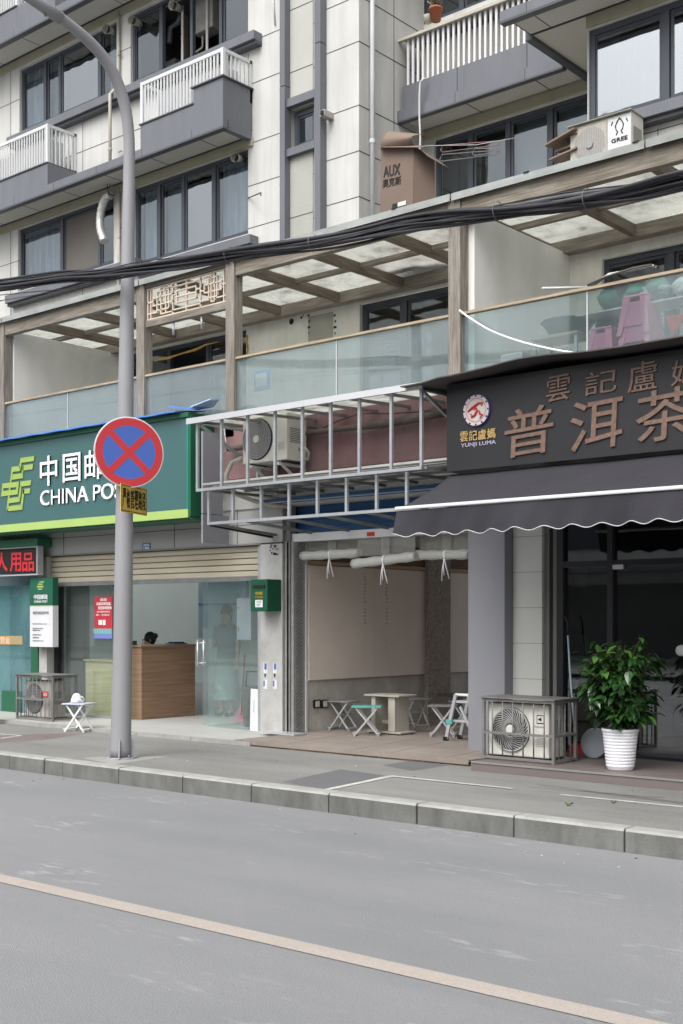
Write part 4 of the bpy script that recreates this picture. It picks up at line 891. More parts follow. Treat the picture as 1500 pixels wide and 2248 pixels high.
MB().box(-22, 1.4, YW - .17, YW - .02, 5.98, 6.13, WOODX).build('back_beam', pg_, bevel=.006)
rx = [-21.5 + .0]; xr = -11.04
xs_r = sorted([xr + 1.115 * k for k in range(-9, 11) if -22 < xr + 1.115 * k < 1.3])
for x in xs_r:
    if any(abs(x - (p[0] + p[1]) / 2) < .0 for p in (P1,)): continue
    MB().box(x - .045, x + .045, YF + .121, YW - .171, 6.0, 6.12, WOODY).build('rafter', pg_, bevel=.005)
ym = 11.95
for a, b in zip(xs_r[:-1], xs_r[1:]): MB().box(a + .046, b - .046, ym - .03, ym + .03, 6.05, 6.115, WOODX).build('purlin', pg_, bevel=.004)
g0 = 0
gl_ = [-22.0] + xs_r + [1.4]
for i, (a, b) in enumerate(zip(gl_[:-1], gl_[1:])):
    if b - a > .1: MB().box(a + .01, b - .01, YF - .03, YW - .03, 6.135 + .003 * (i % 2), 6.147 + .003 * (i % 2), G_ROOF).build('roof_glass', pg_)
m_ = MB()
for a, b in ((-22, P0[0] + .2), (P0[0] + .22, P1[0] + .1), (P1[0] + .12, P2[1] - .05), (P2[1] - .03, P3[0] + .05), (P3[0] + .07, -5.4), (-5.38, 1.4)):
    e = random.uniform(-.01, .01); m_.box(a, b, YF - .035 + e, YF + .15, 6.152, 6.175, FLASH); m_.box(a, b, YF - .045 + e, YF - .036 + e, 6.10, 6.178, FLASH)
for px in (1400, 870, 1160): x = xa(px, YF); m_.box(x - .03, x + .03, YF - .05, YF + .3, 6.176, 6.19, BLK)
m_.build('flashing', pg_)
# fretwork panel
m_ = MB(); LX0, LX1, LZ0, LZ1 = P1[1] + .003, P2[0] - .003, 5.63, 6.065
m_.box(LX0, LX1, YF + .03, YF + .11, 5.54, 5.63, WOODX); m_.build('lower_rail', pg_, bevel=.005)
m_ = MB(); lw__ = LX1 - LX0; lh = LZ1 - LZ0; T = .016
def lb(u0, v0, u1, v1):
    x0, x1 = LX0 + lw__ * min(u0, u1) - (T / 2), LX0 + lw__ * max(u0, u1) + (T / 2); z0, z1 = LZ0 + lh * min(v0, v1) - T / 2, LZ0 + lh * max(v0, v1) + T / 2
    dy = .0008 * (lb.k % 5); lb.k += 1
    m_.box(x0, x1, YF + .05 - dy, YF + .075 + dy, z0, z1, LATW)
lb.k = 0
def lrect(u0, v0, u1, v1): lb(u0, v0, u1, v0); lb(u0, v1, u1, v1); lb(u0, v0, u0, v1); lb(u1, v0, u1, v1)
lrect(.01, .03, .99, .97); lrect(.13, .25, .28, .82); lrect(.08, .42, .33, .65); lrect(.18, .12, .24, .92); lb(.05, .03, .05, .97); lb(.01, .55, .08, .55); lb(.01, .2, .13, .2)
lrect(.38, .35, .62, .70); lb(.38, .52, .62, .52); lb(.5, .03, .5, .97); lb(.33, .60, .38, .60); lb(.33, .15, .67, .15); lb(.33, .85, .67, .85); lb(.33, .03, .33, .42); lb(.33, .65, .33, .97); lb(.67, .03, .67, .97); lb(.62, .6, .67, .6)
lrect(.72, .42, .92, .65); lrect(.77, .25, .87, .82); lrect(.80, .12, .84, .92); lb(.95, .03, .95, .97); lb(.92, .55, .99, .55); lb(.87, .2, .99, .2); lb(.67, .5, .72, .5); lb(.24, .12, .33, .12); lb(.24, .88, .33, .88); lb(.67, .88, .77, .88); lb(.67, .2, .77, .2)
m_.build('lattice', pg_)
m_ = MB()
for px, py in ((381, 735), (443, 722)): p = at(px, py, YF + .07); m_.tube([p, p + Vector((0, 0, .16))], .016, GALV, 8)
m_.build('bracket', pg_)

# glass balustrade panels between posts
def balus(px0, px1, label, joints=(), xx=None, gm=None):
    x0, x1 = xx if xx else (xa(px0, YF), xa(px1, YF)); r = thing('glass_balustrade', label, 'balustrade', ((x0 + x1) / 2, YF, ZT), 'glass balustrade panels between the terrace posts')
    js = [x0] + [xa(j, YF) for j in joints] + [x1]
    for a, b in zip(js[:-1], js[1:]): MB().box(a + .006, b - .006, YF + .05, YF + .06, 4.17, 4.875, gm or G_RAIL).build('glass_panel', r)
    MB().box(x0 + .002, x1 - .002, YF + .02, YF + .09, 4.877, 4.905, RAILW).build('top_rail', r)
    MB().box(x0 + .002, x1 - .002, YF + .035, YF + .075, 4.161, 4.19, GALVD).build('bottom_rail', r)
    if joints:
        for j in joints: MB().box(xa(j, YF) - .006, xa(j, YF) + .006, YF + .045, YF + .065, 4.19, 4.876, PVC).build('joint_strip', r)
balus(8, 299, 'frosted glass balustrade left of the lamp post under the grey partition wall', (143,))
balus(316, 495, 'short glass balustrade below the carved lattice panel'); balus(514, 984, 'long glass balustrade above the empty steel sign frame', (733,))
balus(0, 0, 'glass balustrade above the charcoal tea sign with pink stools showing through', (1284,), xx=(P3[1], P3[1] + 3.3), gm=G_RAILC)
# partition walls dividing the terraces
for x, lab in ((-7.49, 'tall pale partition wall on the terrace right of the tallest middle post'), (-15.94, 'tall pale partition wall at the left end of the terrace')):
    m_ = MB(); m_.box(x - .12, x, 10.97, YW - .013, ZT, 6.0, PLASTER); tag(m_.build('partition_wall'), lab, 'wall')

# holes and details on the terrace wall
for px, py, r in ((640, 706, .045), (662, 697, .02), (666, 692, .012)): p = at(px, py, YW - .016); MB().lathe(p, [(0, -.003), (r * .8, -.003), (r, .0)], BLK, 18, 'y', False).build('wall_hole', B)
m_ = MB()
for px in (676, 733):
    for k in range(4): decal(m_, px + k % 2 * 2, px + 4 + k % 3, 690 + k * 13, 695 + k * 13, YW - .013, BLK)
m_.build('anchor_holes', B); m_ = MB(); decal(m_, 677, 732, 690, 748, YW - .0125, mat('grey mortar patch', (.36, .35, .30), .9, .1), .003)
m_.build('mortar_patch', B)
fo_ = MB(); FOAM = mat('yellow foam', (.42, .26, .08), .9, .3, 20)
pts = [at(px, py, YW - .03) for px, py in ((498, 785), (512, 777), (525, 768), (535, 759), (541, 748), (543, 735), (540, 730), (528, 735))]; fo_.tube([at(340, 792, YW - .03), at(370, 786, YW - .03), at(400, 776, YW - .03), at(430, 768, YW - .03), at(452, 757, YW - .03), at(480, 750, YW - .03)], [.012, .02, .012, .022, .015, .01], FOAM, 6)
fo_.tube([at(543, 735, YW - .03), at(541, 750, YW - .03), at(544, 765, YW - .03), at(541, 790, YW - .03)], [.01, .018, .012, .01], FOAM, 6); fo_.build('foam_sealant', B)
bf = thing('wall_plaque', 'small blue framed plaque seen through the long glass balustrade', 'plaque', at(573, 835, YF + .5)); Y = YF + .3
MB().box(xa(557, Y), xa(591, Y), Y, Y + .03, za(573, 857, Y), za(573, 811, Y), mat('bright blue frame', (.05, .28, .55), .5)).build('frame', bf, bevel=.02)
MB().box(xa(562, Y), xa(586, Y), Y - .004, Y, za(573, 848, Y), za(573, 820, Y), STW).build('panel', bf)

# ================================================================ steel sign frame
sf = thing('steel_sign_frame', 'empty galvanised steel sign frame between the green and charcoal signs', 'metal frame', (-9, 10, 2.7))
YU = 9.75; XU0, XU1 = xa(430, YU), xa(925, YU); zt, zb = 3.93, 3.13; q = .032
m_ = MB(); m_.box(XU0, XU1, YU, YU + q, zt - q, zt, GALV); m_.box(XU0, XU1, YU, YU + q, zb - q, zb, GALV)
for px in (430, 483, 540, 600, 660, 722, 785, 855, 921): x = xa(px, YU); m_.box(x, x + .03, YU + .001, YU + q - .001, zb, zt - q, GALV)
m_.build('upper_grid', sf)
YL = 9.83; XL0, XL1 = xa(455, YL), xa(893, YL); zl = 2.71
m_ = MB(); m_.box(XL0, XL1 + .5, YL, YL + q, zl, zl + q, GALV)
for px in (455, 508, 570, 631, 693, 757, 823, 889): x = xa(px, YL); m_.box(x, x + .03, YL + .001, YL + q - .001, zl + q, zb - q, GALV)
m_.build('lower_grid', sf)
m_ = MB()
for k in range(8):
    x = XU0 + .02 + (XU1 - XU0 - .04) * k / 7
    m_.bar((x, YU + q, zt - .02), (x, YF, zt + .03), .03, .03, GALVD); m_.bar((x + .05, YU + q, zb - .015), (x + .05, 11.0, zb + .0), .03, .03, GALVD)
for k in range(6): x = XL0 + .02 + (XL1 - XL0) * k / 5; m_.bar((x, YL + q, zl + .016), (x + .02, 10.95, zl - .06), .035, .03, GALVD)
for k in range(3): y = 10.15 + .3 * k; m_.bar((XL0, y, zb + .02), (XL1 + .4, y, zb + .02), .03, .02, GALVD)
m_.bar((XL0 + .02, YL + q, zl), (XCL + .2, 10.95, zl - .08), .03, .03, BLK)
for x, dx in ((XU0 + .02, 0), (XU1 - .02, 0)): m_.bar((x, YU + .05, zt - .05), (x, YF - .02, zt - .5), .03, .03, GALV); m_.bar((x, YU + .03, zt - .03), (x, YU + .9, zt - .03), .03, .03, GALV)
m_.build('brace', sf)
m_ = MB(); m_.slab([(XU0 - .12, YU - .05, zt + .004), (XU1 + .05, YU - .05, zt + .01), (XU1 + .35, YF, zt + .12), (XU0 - .2, YF, zt + .10)], (0, 0, .006), G_ROOF); m_.box(XU0 - .1, XU1 + .05, YU - .06, YU - .052, zt - .045, zt + .02, PVC)
m_.build('top_sheet', sf)
gp_ = MB(); gp_.box(-11.22, -11.19, YS + .05, 10.79, 2.93, 3.95, GPAN); gp_.box(-11.22, -11.19, YS + .05, 10.9, 2.5 + .06, 2.92, GPAN); tag(gp_.build('metal_sheet'), 'plain grey metal panel closing the gap beside the green sign', 'panel')
# soffit boards below slab seen through the frame
m_ = MB()
for k in range(5): m_.box(-10.7, -7.0, 9.98 + .18 * k, 10.10 + .18 * k, 3.20 + .004 * k, 3.225 + .004 * k, OLDW)
tag(m_.build('soffit_boards'), 'row of old whitish boards lying on the steel frame above the empty shop', 'boards')

# pipes and cables on the plum wall
m_ = MB(); Y = 10.70
BRP = mat('grey brown insulated pipe', (.11, .085, .08), .8, .25, 8)
m_.tube([at(500, 985, Y), at(560, 980, Y), at(600, 968, Y), at(680, 950, Y), at(760, 940, Y), at(850, 930, Y), at(920, 918, Y), at(978, 905, Y)], [.035, .035, .03, .035, .032, .045, .045, .045], BRP, 10)
tag(m_.build('insulated_pipe'), 'brown wrapped pipe running along the plum wall behind the steel frame', 'pipe')
m_ = MB()
m_.tube([at(677, 938, Y), at(705, 942, Y), at(740, 925, Y), at(790, 908, Y), at(860, 908, Y), at(977, 900, Y)], .008, CABLE, 5)
tag(m_.build('wall_cable'), 'thin black cable sagging along the plum wall behind the steel frame', 'cable')
tag(MB().tube([at(700, 960, Y), at(790, 955, Y), at(860, 935, Y), at(977, 885, Y)], .006, CABLEG, 5).build('wall_cable'), 'thin grey cable below the wrapped brown pipe on the plum wall', 'cable')
tag(MB().tube([at(490, 925, Y), at(498, 985, Y), at(486, 1000, Y)], .006, PVC, 5).build('wall_cable'), 'short white cable at the left end of the plum wall', 'cable')
m_ = MB(); Y = 10.35
m_.tube([at(533, 1005, Y), at(510, 1015, Y), at(498, 1040, Y), at(497, 1060, Y), at(520, 1085, Y + .3), at(560, 1100, Y + .5), at(600, 1110, Y + .5), at(640, 1112, Y + .6)], .028, PVCO, 10)
m_.tube([at(505, 1070, Y + .3), at(560, 1088, Y + .4), at(640, 1100, Y + .55)], .02, PVCO, 8)
tag(m_.build('drain_hose'), 'thick cream hose curling down from the framed air conditioner', 'hose')

# ================================================================ air conditioners
def ac_unit(name, x0, x1, z0, z1, yf, d, label, body=ACW, fan_r=None, fcx=None, style='ring', grp=None):
    t = thing(name, label, 'air conditioner', ((x0 + x1) / 2, yf + d / 2, z0), grp); w_, h = x1 - x0, z1 - z0
    m_ = MB(); m_.box(x0, x1, yf, yf + d, z0 + .02, z1, body); m_.box(x0 + .05, x0 + .12, yf + .02, yf + d - .02, z0, z0 + .0199, BLK); m_.box(x1 - .12, x1 - .05, yf + .02, yf + d - .02, z0, z0 + .0199, BLK); m_.build('casing', t, bevel=.012)
    c = Vector((fcx if fcx else x0 + w_ * .34, yf - .002, (z0 + z1) / 2 + .01)); r = fan_r or h * .42
    f_ = MB()
    f_.lathe(c, [(0, -.002), (r, -.002), (r + .012, .001)], FAND, 40, 'y', False)
    if style == 'ring':
        for k in range(7): f_.lathe(c + Vector((0, -.018, 0)), [(r * (.25 + .11 * k), 0), (r * (.25 + .11 * k) + .010, -.006), (r * (.25 + .11 * k) + .020, 0)], FANG, 36, 'y')
        for k in range(8): a = math.pi * k / 4; f_.bar(c + Vector((math.cos(a) * .05, -.012, math.sin(a) * .05)), c + Vector((math.cos(a) * r, -.012, math.sin(a) * r)), .006, .006, FANG, up=(0, 1, 0))
    elif style == 'swirl':
        for k in range(34):
            a0 = 2 * math.pi * k / 34; f_.tube([c + Vector((math.cos(a0 + .9 * (s / 5)) * (.06 + (r - .06) * s / 5), -.015, math.sin(a0 + .9 * (s / 5)) * (.06 + (r - .06) * s / 5))) for s in range(6)], .0055, mat('pale grille', (.34, .34, .33), .5), 5)
        f_.lathe(c + Vector((0, -.015, 0)), [(r - .008, 0), (r, -.008), (r + .01, 0)], MATS['pale grille'], 40, 'y')
    else:
        n = int(2 * r / .022)
        for k in range(1, n):
            v = -r + 2 * r * k / n; hl = math.sqrt(max(0, r * r - v * v)); f_.box(c.x - hl, c.x + hl, c.y - .014, c.y - .009, c.z + v - .003, c.z + v + .003, FANG); f_.box(c.x + v - .003, c.x + v + .003, c.y - .017, c.y - .0145, c.z - hl, c.z + hl, FANG)
    f_.lathe(c + Vector((0, -.03, 0)), [(0, -.002), (.045, 0), (.05, .012)], body if style != 'grid' else FANG, 20, 'y', False)
    f_.build('fan_grille', t)
    g = MB()
    for k in range(6): g.box(x1 - w_ * .20, x1 - w_ * .05, yf - .003, yf - .0005, z0 + h * .25 + k * .016, z0 + h * .25 + k * .016 + .004, FANG)
    for k in range(9): g.box(x1, x1 + .003, yf + .05, yf + d - .05, z0 + h * .4 + k * .02, z0 + h * .4 + k * .02 + .006, FAND)
    g.build('vent', t)
    return t
x0, x1 = at(533, 0, 10.35).x, at(630, 0, 10.35).x
a1 = ac_unit('air_conditioner', x0, x1, 3.44, 4.01, 10.35, .34, 'dirty white air conditioner with a dark ringed fan behind the steel frame', fan_r=.235, fcx=x0 + .25, grp='outdoor air conditioner units')
m_ = MB()
for x in (x0 + .15, x1 - .12): m_.bar((x, 10.33, 3.42), (x, 10.79, 3.42), .03, .03, WHITE); m_.bar((x, 10.4, 3.41), (x, 10.78, 3.18), .025, .025, WHITE); m_.bar((x, 10.78, 3.12), (x, 10.78, 3.6), .03, .03, WHITE)
m_.box(x0 - .12, x0 - .09, 10.7, 10.75, 3.2, 4.05, WHITE); m_.tube([(x1 + .01, 10.55, 3.6), (x1 + .09, 10.55, 3.62), (x1 + .12, 10.6, 3.55), (x1 + .06, 10.65, 3.48), (x1 + .02, 10.6, 3.5)], .018, PVCO, 8)
m_.build('bracket', a1)
x0, x1 = at(1252, 0, 12.55).x, at(1386, 0, 12.55).x
a2 = ac_unit('air_conditioner', x0, x1, 6.78, 7.31, 12.55, .30, 'cream air conditioner with black emblem on top of the pergola below the bay window', fan_r=.2, style='grid', grp='outdoor air conditioner units')
m_ = MB(); m_.box(x0 + .03, x0 + .48, 12.535, 12.549, 6.83, 7.27, mat('beige mesh', (.40, .375, .33), .8, .1, 40, bump=.4, bscale=200)); m_.build('mesh_cover', a2)
m_ = MB(); cx_ = x1 - .14; cz = 7.165; Yg = 12.548
m_.box(x1 - .29, x1 - .002, 12.543, 12.549, 6.82, 7.29, WHITE)
for s in (-1, 1): m_.tube([(cx_ + s * x, 12.538, cz + z_) for x, z_ in ((0, .10), (.03, .06), (.05, .02), (.04, -.03), (.02, -.05), (.04, -.085))], .006, BLK, 6); m_.tube([(cx_ + s * .10, 12.538, cz + .04), (cx_ + s * .085, 12.538, cz + .075)], .006, BLK, 6)
text_mb(m_, 'GREE', cx_ - .1, cx_ + .1, 7.0, 7.045, 12.542, BLK, bold=.03, ext=.004); m_.build('emblem', a2)
m_ = MB(); m_.slab([(x0 - .02, 12.5, 7.312), (x1 + .02, 12.5, 7.312), (x1 + .02, 12.88, 7.312), (x0 - .02, 12.88, 7.312)], (0, 0, .008), ACD); m_.build('lid', a2)
sp = MB(); sp.box(x0 - .1, x1 + .1, 12.5, YW - .002, 6.6, 6.76, OLDW); tag(sp.build('support_plinth'), 'low plinth carrying the cream air conditioner beneath the bay window', 'plinth')
# caged unit by the tea shop
x0, x1 = at(1073, 0, 10.08).x, at(1205, 0, 10.08).x
ac_unit('air_conditioner', x0, x1, .27, .80, 10.08, .28, 'white air conditioner with swirl fan inside the grey cage by the tea shop', fan_r=.205, fcx=x0 + .26, style='swirl', grp='outdoor air conditioner units')
lgm = MB(); xq = at(1185, 0, 10.07).x; lgm.box(xq - .035, xq + .045, 10.074, 10.079, .62, .70, BLK); lgm.box(xq - .028, xq + .038, 10.071, 10.0745, .628, .692, ACW); lgm.slab([(xq - .02, 10.071, .66), (xq + .02, 10.071, .64), (xq + .02, 10.071, .68)], (0, -.003, 0), BLK)
for k in range(9): lgm.box(xq - .06 + k * .013, xq - .052 + k * .013, 10.074, 10.079, .585, .592, PRN)
o = lgm.build('emblem'); o.parent = bpy.data.objects['air_conditioner.002']; 
for v in o.data.vertices: v.co -= OFF['air_conditioner.002']
def cage(x0, x1, y0, y1, z0, z1, nb, ns, label, rod=.012, mid=.45, top=True):
    t = thing('security_cage', label, 'cage', ((x0 + x1) / 2, (y0 + y1) / 2, z0), 'security cages over ground floor air conditioners'); a = .028
    m_ = MB()
    for x in (x0, x1 - a):
        for y in (y0, y1 - a): m_.box(x, x + a, y, y + a, z0, z1, CAGE)
    for z_ in (z0 + .012, z1 - a - .001, z0 + (z1 - z0) * mid):
        for y in (y0, y1 - a): m_.box(x0 + a, x1 - a, y + .001, y + a - .001, z_, z_ + a * .8, CAGE)
        for x in (x0, x1 - a): m_.box(x + .001, x + a - .001, y0 + a, y1 - a, z_, z_ + a * .8, CAGE)
    m_.build('frame', t)
    m_ = MB()
    for k in range(1, nb): x = x0 + (x1 - x0) * k / nb; m_.tube([(x, y0 + .012, z0 + .02), (x, y0 + .012, z1 - .02)], rod, CAGE, 6)
    for k in range(1, ns):
        y = y0 + (y1 - y0) * k / ns
        for x in (x0 + .012, x1 - .012): m_.tube([(x, y, z0 + .02), (x, y, z1 - .02)], rod, CAGE, 6)
    m_.build('bars', t)
    if top: MB().box(x0 - .02, x1 + .01, y0 - .02, y1 + .01, z1 + .001, z1 + .014, CAGE).build('lid', t)
    return t
cage(at(1058, 0, 9.99).x, at(1217, 0, 9.99).x, 9.99, 10.42, .252, .845, 7, 4, 'grey steel bar cage with a solid lid beside the potted plant', rod=.007, mid=.42)
x0, x1 = at(58, 0, 10.35).x, at(112, 0, 10.35).x
a4 = ac_unit('air_conditioner', x0, x1 - .01, .22, .75, 10.35, .26, 'dusty air conditioner with a red label inside the thin barred cage at left', body=ACD, fan_r=.2, style='grid', grp='outdoor air conditioner units')
m_ = MB(); px_rect(m_, 94, 106, 1518, 1531, 10.345, RED, .004); text_px(m_, 'AUX', 96, 104, 1521, 1528, 10.340, LETW, ext=.003); o = m_.build('red_label', a4)
cage(at(35, 0, 10.26).x, at(116, 0, 10.26).x, 10.26, 10.68, .205, .83, 9, 5, 'rusty thin barred cage around the dusty air conditioner at left', rod=.005, mid=.45)

# ================================================================ lamp post
X = gp(265, 1665, ZP).x; base = gp(265, 1665, ZP)
lpst = thing('lamp_post', 'tall tapered grey lamp post curving over the road from the pavement', 'lamp post', base)
pts = [(265, 1662), (267, 1560), (270, 1400), (273, 1150), (276, 900), (279, 700), (281, 560), (283, 420), (284, 330), (282, 285), (277, 245), (267, 205), (251, 165), (230, 130), (203, 98), (170, 68), (130, 36), (92, 12), (40, -20), (-40, -60)]
P = []
for px, py in pts: P.append(wx(px, py, X))
rs = [.108, .104, .100, .092, .083, .074, .068, .062, .060, .060, .060, .060, .060, .059, .057, .055, .050, .050, .045, .045]
def smooth(P, k=3):
    o = []
    for i in range(len(P) - 1):
        p0, p1, p2, p3 = P[max(i - 1, 0)], P[i], P[i + 1], P[min(i + 2, len(P) - 1)]
        for s in range(k): t = s / k; o.append(.5 * ((2 * p1) + (-p0 + p2) * t + (2 * p0 - 5 * p1 + 4 * p2 - p3) * t * t + (-p0 + 3 * p1 - 3 * p2 + p3) * t ** 3))
    return o + [P[-1]]
m_ = MB(); SP = smooth(P[:17], 4); SR = [rs[min(i // 4, 15)] + (rs[min(i // 4 + 1, 16)] - rs[min(i // 4, 15)]) * (i % 4) / 4 for i in range(len(SP))]; m_.tube(SP, SR, LAMP, 24); arm = m_.build('pole', lpst)
m_ = MB(); m_.tube([P[16] + Vector((0, .02, -.015)), P[17], P[18], P[19]], [.060, .058, .045, .045], LAMP, 20); m_.tube([P[17], P[17] + Vector((.0, .05, -.09))], .012, GALVD, 6); m_.build('arm_sleeve', arm)
m_ = MB(); m_.lathe(base, [(.16, 0), (.16, .015), (.11, .018)], LAMP, 24)
for k in range(4):
    a = math.pi / 4 + k * math.pi / 2; d = Vector((math.cos(a), math.sin(a), 0)); n_ = Vector((-d.y, d.x, 0)) * .007
    A = base + d * .10 + Vector((0, 0, .016)); Bq = base + d * .175 + Vector((0, 0, .016)); Cq = base + d * .10 + Vector((0, 0, .2)); Dq = base + d * .12 + Vector((0, 0, .2))
    m_.slab([A - n_, Bq - n_, Dq - n_, Cq - n_], n_ * 2, LAMP)
m_.build('base_plate', lpst); m_ = MB()
for k in range(4): a = k * math.pi / 2; p = base + Vector((math.cos(a) * .135, math.sin(a) * .135, .0)); m_.tube([p, p + Vector((0, 0, .045))], .012, GALVD, 8)
m_.build('bolts', lpst)
# no stopping sign
c = wx(284, 993, X + .12) ; nrm = Vector((.90, -.436, 0)).normalized(); u = Vector((0, 0, 1)).cross(nrm).normalized()
XF = Matrix(((u.x, -nrm.x, 0, c.x), (u.y, -nrm.y, 0, c.y), (0, 0, 1, c.z), (0, 0, 0, 1)))   # local x -> u, local -y -> normal
ns = thing('no_stopping_sign', 'round blue sign with red border and red cross on the lamp post', 'road sign', c)
r = .365
m_ = MB(); m_.lathe((0, 0, 0), [(0, .0), (r, 0), (r + .006, .006), (r + .004, .018), (0, .018)], PVC, 56, 'y', False); m_.build('plate', ns, xf=XF)
m_ = MB(); m_.lathe((0, -.0015, 0), [(r * .76, 0), (r * .975, 0)], RED, 56, 'y', False); s_ = .068
for sg_ in (-1, 1):
    d = Vector((sg_, 0, 1)).normalized() * (r * .79); m_.slab([-d + Vector((-s_ / 2 * .7, 0, sg_ * s_ / 2 * .7)), d + Vector((-s_ / 2 * .7, 0, sg_ * s_ / 2 * .7)), d + Vector((s_ / 2 * .7, 0, -sg_ * s_ / 2 * .7)), -d + Vector((s_ / 2 * .7, 0, -sg_ * s_ / 2 * .7))], (0, -.0022 - .0005 * sg_, 0), RED)
m_.build('red_cross', ns, xf=XF)
m_ = MB(); m_.lathe((0, -.001, 0), [(0, 0), (r * .765, 0)], SBLUE, 56, 'y', False); m_.build('blue_field', ns, xf=XF)
m_ = MB(); m_.bar((-.1, .03, .08), (.1, .03, .08), .03, .02, GALV); m_.bar((-.1, .03, -.08), (.1, .03, -.08), .03, .02, GALV); m_.build('clamp', ns, xf=XF)
# yellow plate
u2 = Vector((-.40, .917, 0)).normalized(); n2 = Vector((.917, .40, 0)).normalized(); pc_ = wx(275, 1098, X)
def _px(p): dep = -p.x * SN + p.y * CS; return CX + F * (p.x * CS + p.y * SN) / dep
sv = min((abs(_px(pc_ + n2 * .105 + u2 * (q / 200)) - 266), q / 200) for q in range(-120, 120))[1]
p0 = pc_ + n2 * .105 + u2 * sv
XF2 = Matrix(((u2.x, -n2.x, 0, p0.x), (u2.y, -n2.y, 0, p0.y), (0, 0, 1, p0.z), (0, 0, 0, 1)))
yp = thing('yellow_plate', 'small yellow plate with black characters under the round sign on the lamp post', 'sign', p0); Wd = .60
m_ = MB(); m_.box(0, Wd, 0, .006, -.145, .145, YEL); m_.build('plate', yp, xf=XF2)
m_ = MB()
for a, b in (((.01, -.13), (Wd - .01, -.13)), ((.01, .13), (Wd - .01, .13)), ((.012, -.13), (.012, .13)), ((Wd - .012, -.13), (Wd - .012, .13))): m_.bar((a[0], -.001, a[1]), (b[0], -.001, b[1]), .006, .003, BLK, up=(0, 1, 0))
m_.build('border', yp, xf=XF2)
m_ = MB()
for i, ch in enumerate('严格管理路段'): text_mb(m_, ch, .035 + i * .09, .035 + i * .09 + .078, -.095, .1, -.001, BLK, bold=.004, ext=.003)
m_.build('lettering', yp, xf=XF2)

# ================================================================ overhead cable bundle
CPX = [(-120, 632), (0, 628), (75, 620), (150, 608), (225, 602), (300, 590), (400, 577), (500, 562), (600, 548), (700, 534), (800, 515), (900, 492), (1000, 476), (1100, 464), (1200, 450), (1300, 436), (1400, 418), (1500, 396), (1640, 372)]
YCB = 8.06
cen = [at(px, py, YCB) for px, py in CPX]; cen = [cen[0] + (cen[0] - cen[1]) * k for k in range(8, 0, -1)] + cen + [cen[-1] + (cen[-1] - cen[-2]) * k * .9 for k in range(1, 9)]
cbd = thing('cable_bundle', 'thick sagging bundle of black overhead cables crossing in front of the pergola', 'cables', (-8, YCB, 5))
random.seed(11); m_ = MB(); mg = MB()
for k in range(30):
    a0 = random.uniform(0, 6.28); rr = random.uniform(.012, .068); tw_ = random.uniform(.06, .22); P = []
    for i, p in enumerate(cen):
        a = a0 + tw_ * i + .35 * math.sin(i * .9 + k); q_ = rr * (1 + .25 * math.sin(i * 1.3 + k * 2)); P.append(p + Vector((0, math.cos(a) * q_, math.sin(a) * q_ * .85 + .012 * math.sin(i * .8 + k))))
    (mg if k % 4 == 0 else m_).tube(smooth(P, 3), random.choice((.006, .008, .010, .014)), CABLEG if k % 4 == 0 else CABLE, 6)
m_.build('strands', cbd); mg.build('dusty_strands', cbd)
m_ = MB()
for px, py in ((690, 535), (1094, 465), (1290, 437), (505, 561)): p = at(px, py, YCB); m_.lathe(p, [(.08, -.004), (.08, .004)], CABLEG, 16, 'x')
m_.build('tie', cbd)
m_ = MB(); m_.tube([Vector((-22, YCB + .1, 5.5)), at(0, 648, YCB), at(60, 642, YCB), at(150, 634, YCB), at(240, 612, YCB)], .005, CABLE, 5); m_.tube([Vector((-22, YCB + .1, 5.55)), at(0, 660, YCB), at(35, 655, YCB), at(120, 640, YCB)], .004, CABLE, 5)
tag(m_.build('loose_wire'), 'two thin wires sagging just below the left end of the cable bundle', 'wire')

# ================================================================ pipes, ducts, hoods on the wall
def pipe(name, pts, r, m, label, cat='pipe', n=12): return tag(MB().tube(pts, r, m, n).build(name), label, cat)
x = xa(260, YW - .05)
dp_ = thing('drainpipe', 'thin cream drainpipe on the white wall between the left pairs of windows', 'pipe', (x, YW - .05, 6.2))
MB().tube([(x, YW - .04, 6.15), (x, YW - .04, 8.70)], .028, PVCO, 12).build('lower_pipe', dp_); MB().tube([(x, YW - .22, 8.9), (x, YW - .22, 10.2), (x, YW - .05, 10.4), (x, YW - .05, 11.6)], .028, PVCO, 12).build('upper_pipe', dp_)
m_ = MB()
for z_ in (6.9, 7.9, 9.3, 10.9): m_.lathe((x, YW - .04 if z_ < 9 else YW - .22 if z_ < 10 else YW - .05, z_), [(.036, -.02), (.036, .02)], PVCO, 12); m_.bar((x, YW - .05, z_), (x + .09, YW - .05, z_), .015, .015, GALVD)
m_.build('bracket', dp_)
yp_ = 13.22; xw = XC + .06
dp2 = thing('drainpipe', 'straight white drainpipe down the grey side wall above the cardboard box', 'pipe', (xw, yp_, 6.2))
MB().tube([(xw, yp_, 6.2), (xw, yp_, ZTOP)], .034, PVC, 16).build('pipe', dp2); m_ = MB()
for z_ in (7.1, 8.25): m_.lathe((xw, yp_, z_), [(.043, -.03), (.043, .03)], PVC, 14)
m_.tube([(xw, yp_, 7.0), (xw + .1, yp_ + .02, 7.02), (xw + .12, yp_ + .02, 7.1)], .02, PVC, 8); m_.build('collar', dp2)
